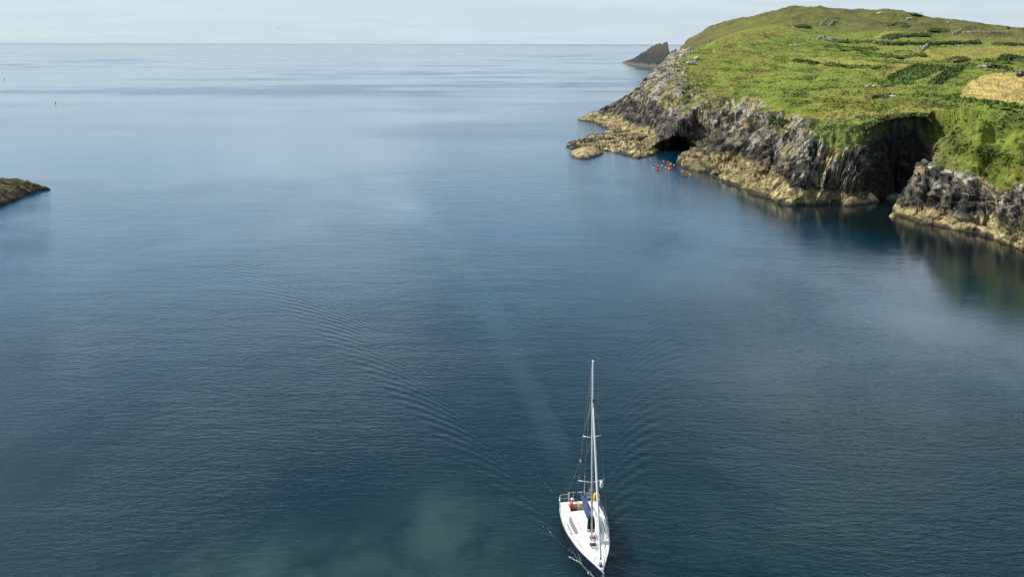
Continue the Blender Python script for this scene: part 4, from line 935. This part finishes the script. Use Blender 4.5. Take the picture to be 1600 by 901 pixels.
hedge('thicket', [(1448,50),(1464,49),(1478,51)], 5, 2.6, 'bushy thicket left of the small high meadow', 'thicket', 7, D1, HG)
hedge('thicket', [(1422,24),(1432,26),(1440,27)], 5, 3.2, 'dark bushes breaking the skyline of the hill', 'thicket', 7, D1, HG)
hedge('hedge', [(1524,96),(1545,98),(1565,99),(1580,102)], 2.6, 2.1, 'green hedge above the hayfield, left of a darker one', 'hedge', 14, D2, HG)
hedge('hedge', [(1566,95),(1582,95),(1602,98),(1650,100)], 3, 2.8, 'tall blackish hedge at the right edge behind the bales', 'hedge', 14, D1, HG)
hedge('hedge', [(1546,104),(1560,107),(1580,110)], 1.8, 1.3, 'low hedge between the hayfield and the green hedge', 'hedge', 16, D1, HG)
hedge('bramble', [(1512,104),(1525,105)], 1.8, 1.3, 'small bramble patch left of the pale rocks above the hayfield', 'bramble', 16, D2, HG)
hedge('bramble', [(1390,137),(1410,128),(1432,116),(1455,106),(1468,108)], 5.5, 1.7, 'large dark bramble bank slanting up the middle of the slope', 'bramble', 10, D2, HG)
hedge('bramble', [(1395,126),(1420,112),(1444,103)], 3.2, 1.6, 'dark upper rim of the large bramble bank', 'bramble', 10, D1, HG)
hedge('bramble', [(1458,135),(1472,125),(1488,114),(1500,106)], 2.6, 1.7, 'narrow bramble strip slanting left of the hayfield', 'bramble', 14, D1, HG)
hedge('thicket', [(1482,95),(1495,95),(1513,95)], 3.5, 2.0, 'grey green bushes beside the meadow, left of the hedges', 'thicket', 12, D3, HG)
hedge('thicket', [(1430,88),(1445,88)], 3.2, 2.0, 'rounded green bush below the white wall end', 'thicket', 12, D2, HG)
hedge('bramble', [(1350,84),(1375,89),(1400,91),(1428,89)], 3.0, 1.6, 'bramble strip below the small left meadow', 'bramble', 10, D2, HG)
hedge('bramble', [(1285,72),(1310,76),(1340,78),(1362,80)], 6, 1.5, 'wide bracken bank below the pale wall', 'bramble', 8, D2, HG)
hedge('bramble', [(1300,66),(1330,66),(1360,66)], 4, 1.4, 'bracken strip above the wide bracken bank', 'bramble', 8, D2, HG)
hedge('thicket', [(1242,44),(1254,43),(1268,45)], 5, 2.2, 'dark heather clump high on the left of the hill', 'thicket', 7, D1, HG)
hedge('thicket', [(1240,96),(1258,98),(1276,102)], 2.6, 1.4, 'dark bushes at the left end of the long meadow', 'thicket', 12, D1, HG)
hedge('bramble', [(1290,101),(1315,105),(1345,107),(1390,107)], 3, 1.4, 'ragged bramble edge under the long meadow', 'bramble', 10, D2, HG)
hedge('bramble', [(1370,155),(1385,152),(1397,150)], 2.0, 1.0, 'dark heather patch above the head of the inlet', 'bramble', 14, D1, HG)
hedge('bramble', [(1430,150),(1460,153),(1500,158),(1545,164),(1600,171),(1650,178)], 2.0, 1.1, 'green bramble border along the lower edge of the hayfield', 'bramble', 14, D2, HG)
hedge('bramble', [(1203,192),(1216,191),(1232,193)], 1.6, 1.0, 'dark scrub at the top of a cleft in the grey cliff', 'bramble', 16, D1, HG)
hedge('bramble', [(1478,108),(1484,118),(1470,122)], 2.2, 1.0, 'green tuft between the two slanting bramble banks', 'bramble', 12, D2, HG)
hedge('bramble', [(1350,203),(1362,193),(1376,187),(1395,183),(1420,181),(1440,184),(1452,194)], 1.3, .7, 'straggling scrub along the turf lip above the dark inlet', 'bramble', 30, D3, HG)
hedge('bush', [(1575,47)], 2.6, 2.4, 'lone bush on the skyline near the right edge', 'bush', 40, D1, HG)
hedge('bush', [(1598,51),(1612,53)], 3, 3.0, 'dark bush on the skyline at the right edge', 'bush', 14, D1, HG)

# loose bracken and tussocks, nobody could count them
w_area = np.linalg.norm(np.cross(np.gradient(V, axis=1), np.gradient(V, axis=0)), axis=-1)
ok = (RKc < .25) & ((N0[..., 2] > .84) | (CP > 1460)) & (d > 3) & (dist < 640) & ~hay & (CP < 1700)
wgt = np.where(ok, w_area*(250/dist)**1.6*(1-.75*meadow)*(.08+sstep(-.2, .4, n_mid)), 0).reshape(-1); wgt /= wgt.sum()
idx = rng.choice(len(VF), 15000, p=wgt, replace=True)
base = VF[idx]+rng.normal(size=(len(idx), 3))*[.4, .4, 0]; P = np.concatenate([base+rng.normal(size=base.shape)*[.3, .3, .04]+[0, 0, .10] for _ in range(3)])
cb_ = np.tile(np.maximum(AF[idx], [.055, .080, .014]), (3, 1))*rng.uniform(.85, 1.3, (len(P), 1))
v_, q_, c_ = leaf_quads(P, .30, cb_, .35)
tag(link('bracken', np_mesh('bracken', v_, q_, False, np.clip(c_, .01, .5)), M_leaf), kind='stuff')

# ------------------------------------------------------------------ dry stone walls, outcrops, stones
M_stone = mat('lichened_stone', (.40, .38, .33), 0.9, 0.2, var=0.25, vscale=1.2, bump=.05, bscale=4)
def stone_boxes(P, size):
    n_ = len(P); bx = np.array([(x, y, z) for x in (-1, 1) for y in (-1, 1) for z in (-1, 1)])*.5
    fq = np.array([(0, 1, 3, 2), (4, 6, 7, 5), (0, 4, 5, 1), (2, 3, 7, 6), (0, 2, 6, 4), (1, 5, 7, 3)])
    s = size*rng.uniform(.55, 1.35, (n_, 1, 3)); v = bx[None]*s*(1+rng.normal(size=(n_, 8, 1))*.13); a = rng.uniform(0, 6.28, n_)
    ca_, sa_ = np.cos(a)[:, None], np.sin(a)[:, None]; v = np.stack([v[..., 0]*ca_-v[..., 1]*sa_, v[..., 0]*sa_+v[..., 1]*ca_, v[..., 2]], -1)+P[:, None]
    return v.reshape(-1, 3), (fq[None]+8*np.arange(n_)[:, None, None]).reshape(-1, 4)
def stone_wall(pts, h, label, gap=.0):
    W_ = np.array([terr(*p) for p in resample(pts, 1.5)]); out = []
    for a, b in zip(W_, W_[1:]):
        L_ = np.linalg.norm(b-a); k = int(L_*6+.5)
        for _ in range(k):
            t_ = rng.random()
            if noise3(t_*L_/6+a[0], 0.5, 0.5) < gap-.5: continue
            out.append(a+(b-a)*t_+[rng.normal()*.12, rng.normal()*.12, rng.random()*h*.75])
    v_, q_ = stone_boxes(np.array(out), .48); tag(link('stone_wall', np_mesh('stone_wall', v_, q_, False), M_stone), label, 'stone wall', 'old stone walls on the headland')
stone_wall([(1281,41),(1287,36),(1293,30)], 1.2, 'pale field wall climbing the hill just below the summit')
stone_wall([(1294,29.5),(1310,29)], 1.1, 'short level wall joining the top of the climbing wall')
stone_wall([(1295,41),(1301,37),(1307,34)], 1.1, 'short broken wall right of the climbing wall')
stone_wall([(1285,63),(1298,63),(1312,63.5)], 1.1, 'pale wall remnant above the wide bracken bank', .25)
stone_wall([(1276,62),(1290,57)], 1.0, 'faint stony wall line left of the pale remnant', .3)
stone_wall([(1363,67.5),(1376,67.5)], 1.1, 'short pale wall at the left end of the long hedge', .1)
stone_wall([(1441,80),(1444,76),(1448.5,72)], 1.5, 'bright white wall end standing between two meadows')
stone_wall([(1487,55),(1494,52),(1502,48)], 1.3, 'whitish broken wall left of the high meadow', .2)
stone_wall([(1504,51.5),(1535,51.5),(1572,53)], 1.0, 'long thin wall along the top of the high meadow', .42)
stone_wall([(1144,179),(1160,179),(1176,181.5),(1192,186)], 1.0, 'low curved wall on the turf above the grey cliff', .15)
stone_wall([(1479,37),(1486,35.5)], 1.2, 'small pale wall piece on the skyline slope')
for i, (p, r_, lb) in enumerate((((1358,136), .9, 'pale outcrop on the brown slope above the inlet, left one'), ((1383,137), .7, 'small pale stone by the large bramble bank'), ((1534,106), 1.2, 'pale rock heap between low hedge and bramble'), ((1090,95), 1.6, 'grey crag on the yellow upper left slope'),
        ((1082,101), 1.6, 'dark grey crag left of the upper crag'), ((1241,73), 1.3, 'lone white boulder on the green slope'), ((1372,22.5), 1.8, 'pale stones just under the hill top'), ((1393,152), .8, 'dark grey stone above the head of the inlet'), ((1421,32), 1.8, 'pale boulder under the skyline bushes'))):
    c0 = terr(*p); bm = bmesh.new()
    for k in range(3): add_ball(bm, (rng.normal()*r_*.7, rng.normal()*r_*.4, r_*.2), r_*rng.uniform(.5, .9), 2, (1.2, .9, .75))
    for v in bm.verts: v.co += v.co.normalized()*float(noise3(v.co.x*1.5+i*3, v.co.y*1.5, v.co.z*1.5))*r_*.45
    tag(bm_obj('outcrop', bm, M_stone, None, False, c0), lb, 'rock', 'rock outcrops in the grass')
ok = (d > 12) & (dist < 620) & (CP < 1240) & (RKc < .6) & (d < rw*1.5)
wgt = np.where(ok, w_area, 0).reshape(-1); wgt /= wgt.sum(); i1 = rng.choice(len(VF), 45, p=wgt)
ok = (d > 15) & (dist < 950) & (dist > 560) & ~hay; wgt = np.where(ok, w_area/dist, 0).reshape(-1); wgt /= wgt.sum(); i2 = rng.choice(len(VF), 60, p=wgt)
v_, q_ = stone_boxes(np.concatenate([VF[i1], VF[i2]])+[0, 0, .08], .75)
tag(link('loose_stones', np_mesh('loose_stones', v_, q_, False), M_stone), kind='stuff')

# ------------------------------------------------------------------ wrapped bales by the hayfield
def bale(p, r_, wd, rz, label):
    c0 = terr(*p); b0 = empty('silage_bale', c0, rz); tag(b0, label, 'bale')
    bm = bmesh.new(); add_tube(bm, [(0, y*wd, r_*.93) for y in (-.5, -.47, -.3, 0, .3, .47, .5)], [r_*.82, r_*.95, r_*1.0, r_*1.02, r_, r_*.95, r_*.82], 22)
    for v in bm.verts: v.co += Vector((1, 0, 1))*.03*math.sin(v.co.y*9+v.co.z*3)
    bm_obj('wrapped_body', bm, M_bale, b0, True)
    bm = bmesh.new(); add_box(bm, (r_*.6, -.47*wd, r_*.5), (.3, .12, .22), bev=.04); bm_obj('wrap_tail', bm, M_gel, b0)
bale((1594, 121), 1.05, 2.3, R(15), 'black wrapped bale on the hayfield edge, cut by the right edge')
bale((1546, 106.5), .78, 1.7, R(20), 'smaller grey black bale on the grass behind the hayfield')

# ------------------------------------------------------------------ broken foam of the bow wave, painted crest glints astern
def zoompt(x, y): return (840+x/4.976, 720+y/4.976)
fq, fv = [], []
def foam_glint_line(pts, width, dens, jit):
    G_ = [Pz(*zoompt(*p))[:2] for p in pts]
    for a, b in zip(G_, G_[1:]):
        L_ = np.linalg.norm(b-a); dv = (b-a)/L_; pe = np.array([-dv[1], dv[0]])
        for k in range(int(L_*dens)):
            c_ = a+dv*rng.random()*L_+pe*rng.normal()*jit; l_ = rng.uniform(.03, .13); w_ = width*rng.uniform(.3, 1.2); z = .03+.02*rng.random()
            i0 = len(fv)
            for (u_, s_) in ((-1, 0), (-.4, -1), (.5, -.8), (1, .1), (.3, 1), (-.5, .7)): fv.append((*(c_+dv*l_*u_+pe*w_*s_), z))
            fq.append(tuple(range(i0, i0+6)))
foam_glint_line([(0, 480), (80, 530), (150, 620), (240, 690), (285, 732)], .007, 3, .03)
foam_glint_line([(245, 745), (300, 775), (345, 805), (430, 862), (470, 893)], .020, 17, .035)
foam_glint_line([(384, 868), (430, 895), (470, 920)], .016, 10, .04)
foam_glint_line([(0, 105), (50, 165), (100, 228), (128, 262), (168, 312)], .005, 2.5, .02)  # wave-crest glints astern, painted as white flecks
foam_glint_line([(225, 545), (280, 640), (370, 750), (450, 850), (500, 900)], .010, 6, .05)
me = bpy.data.meshes.new('foam'); me.from_pydata(fv, [], fq); tag(link('foam', me, M_foam), kind='stuff')
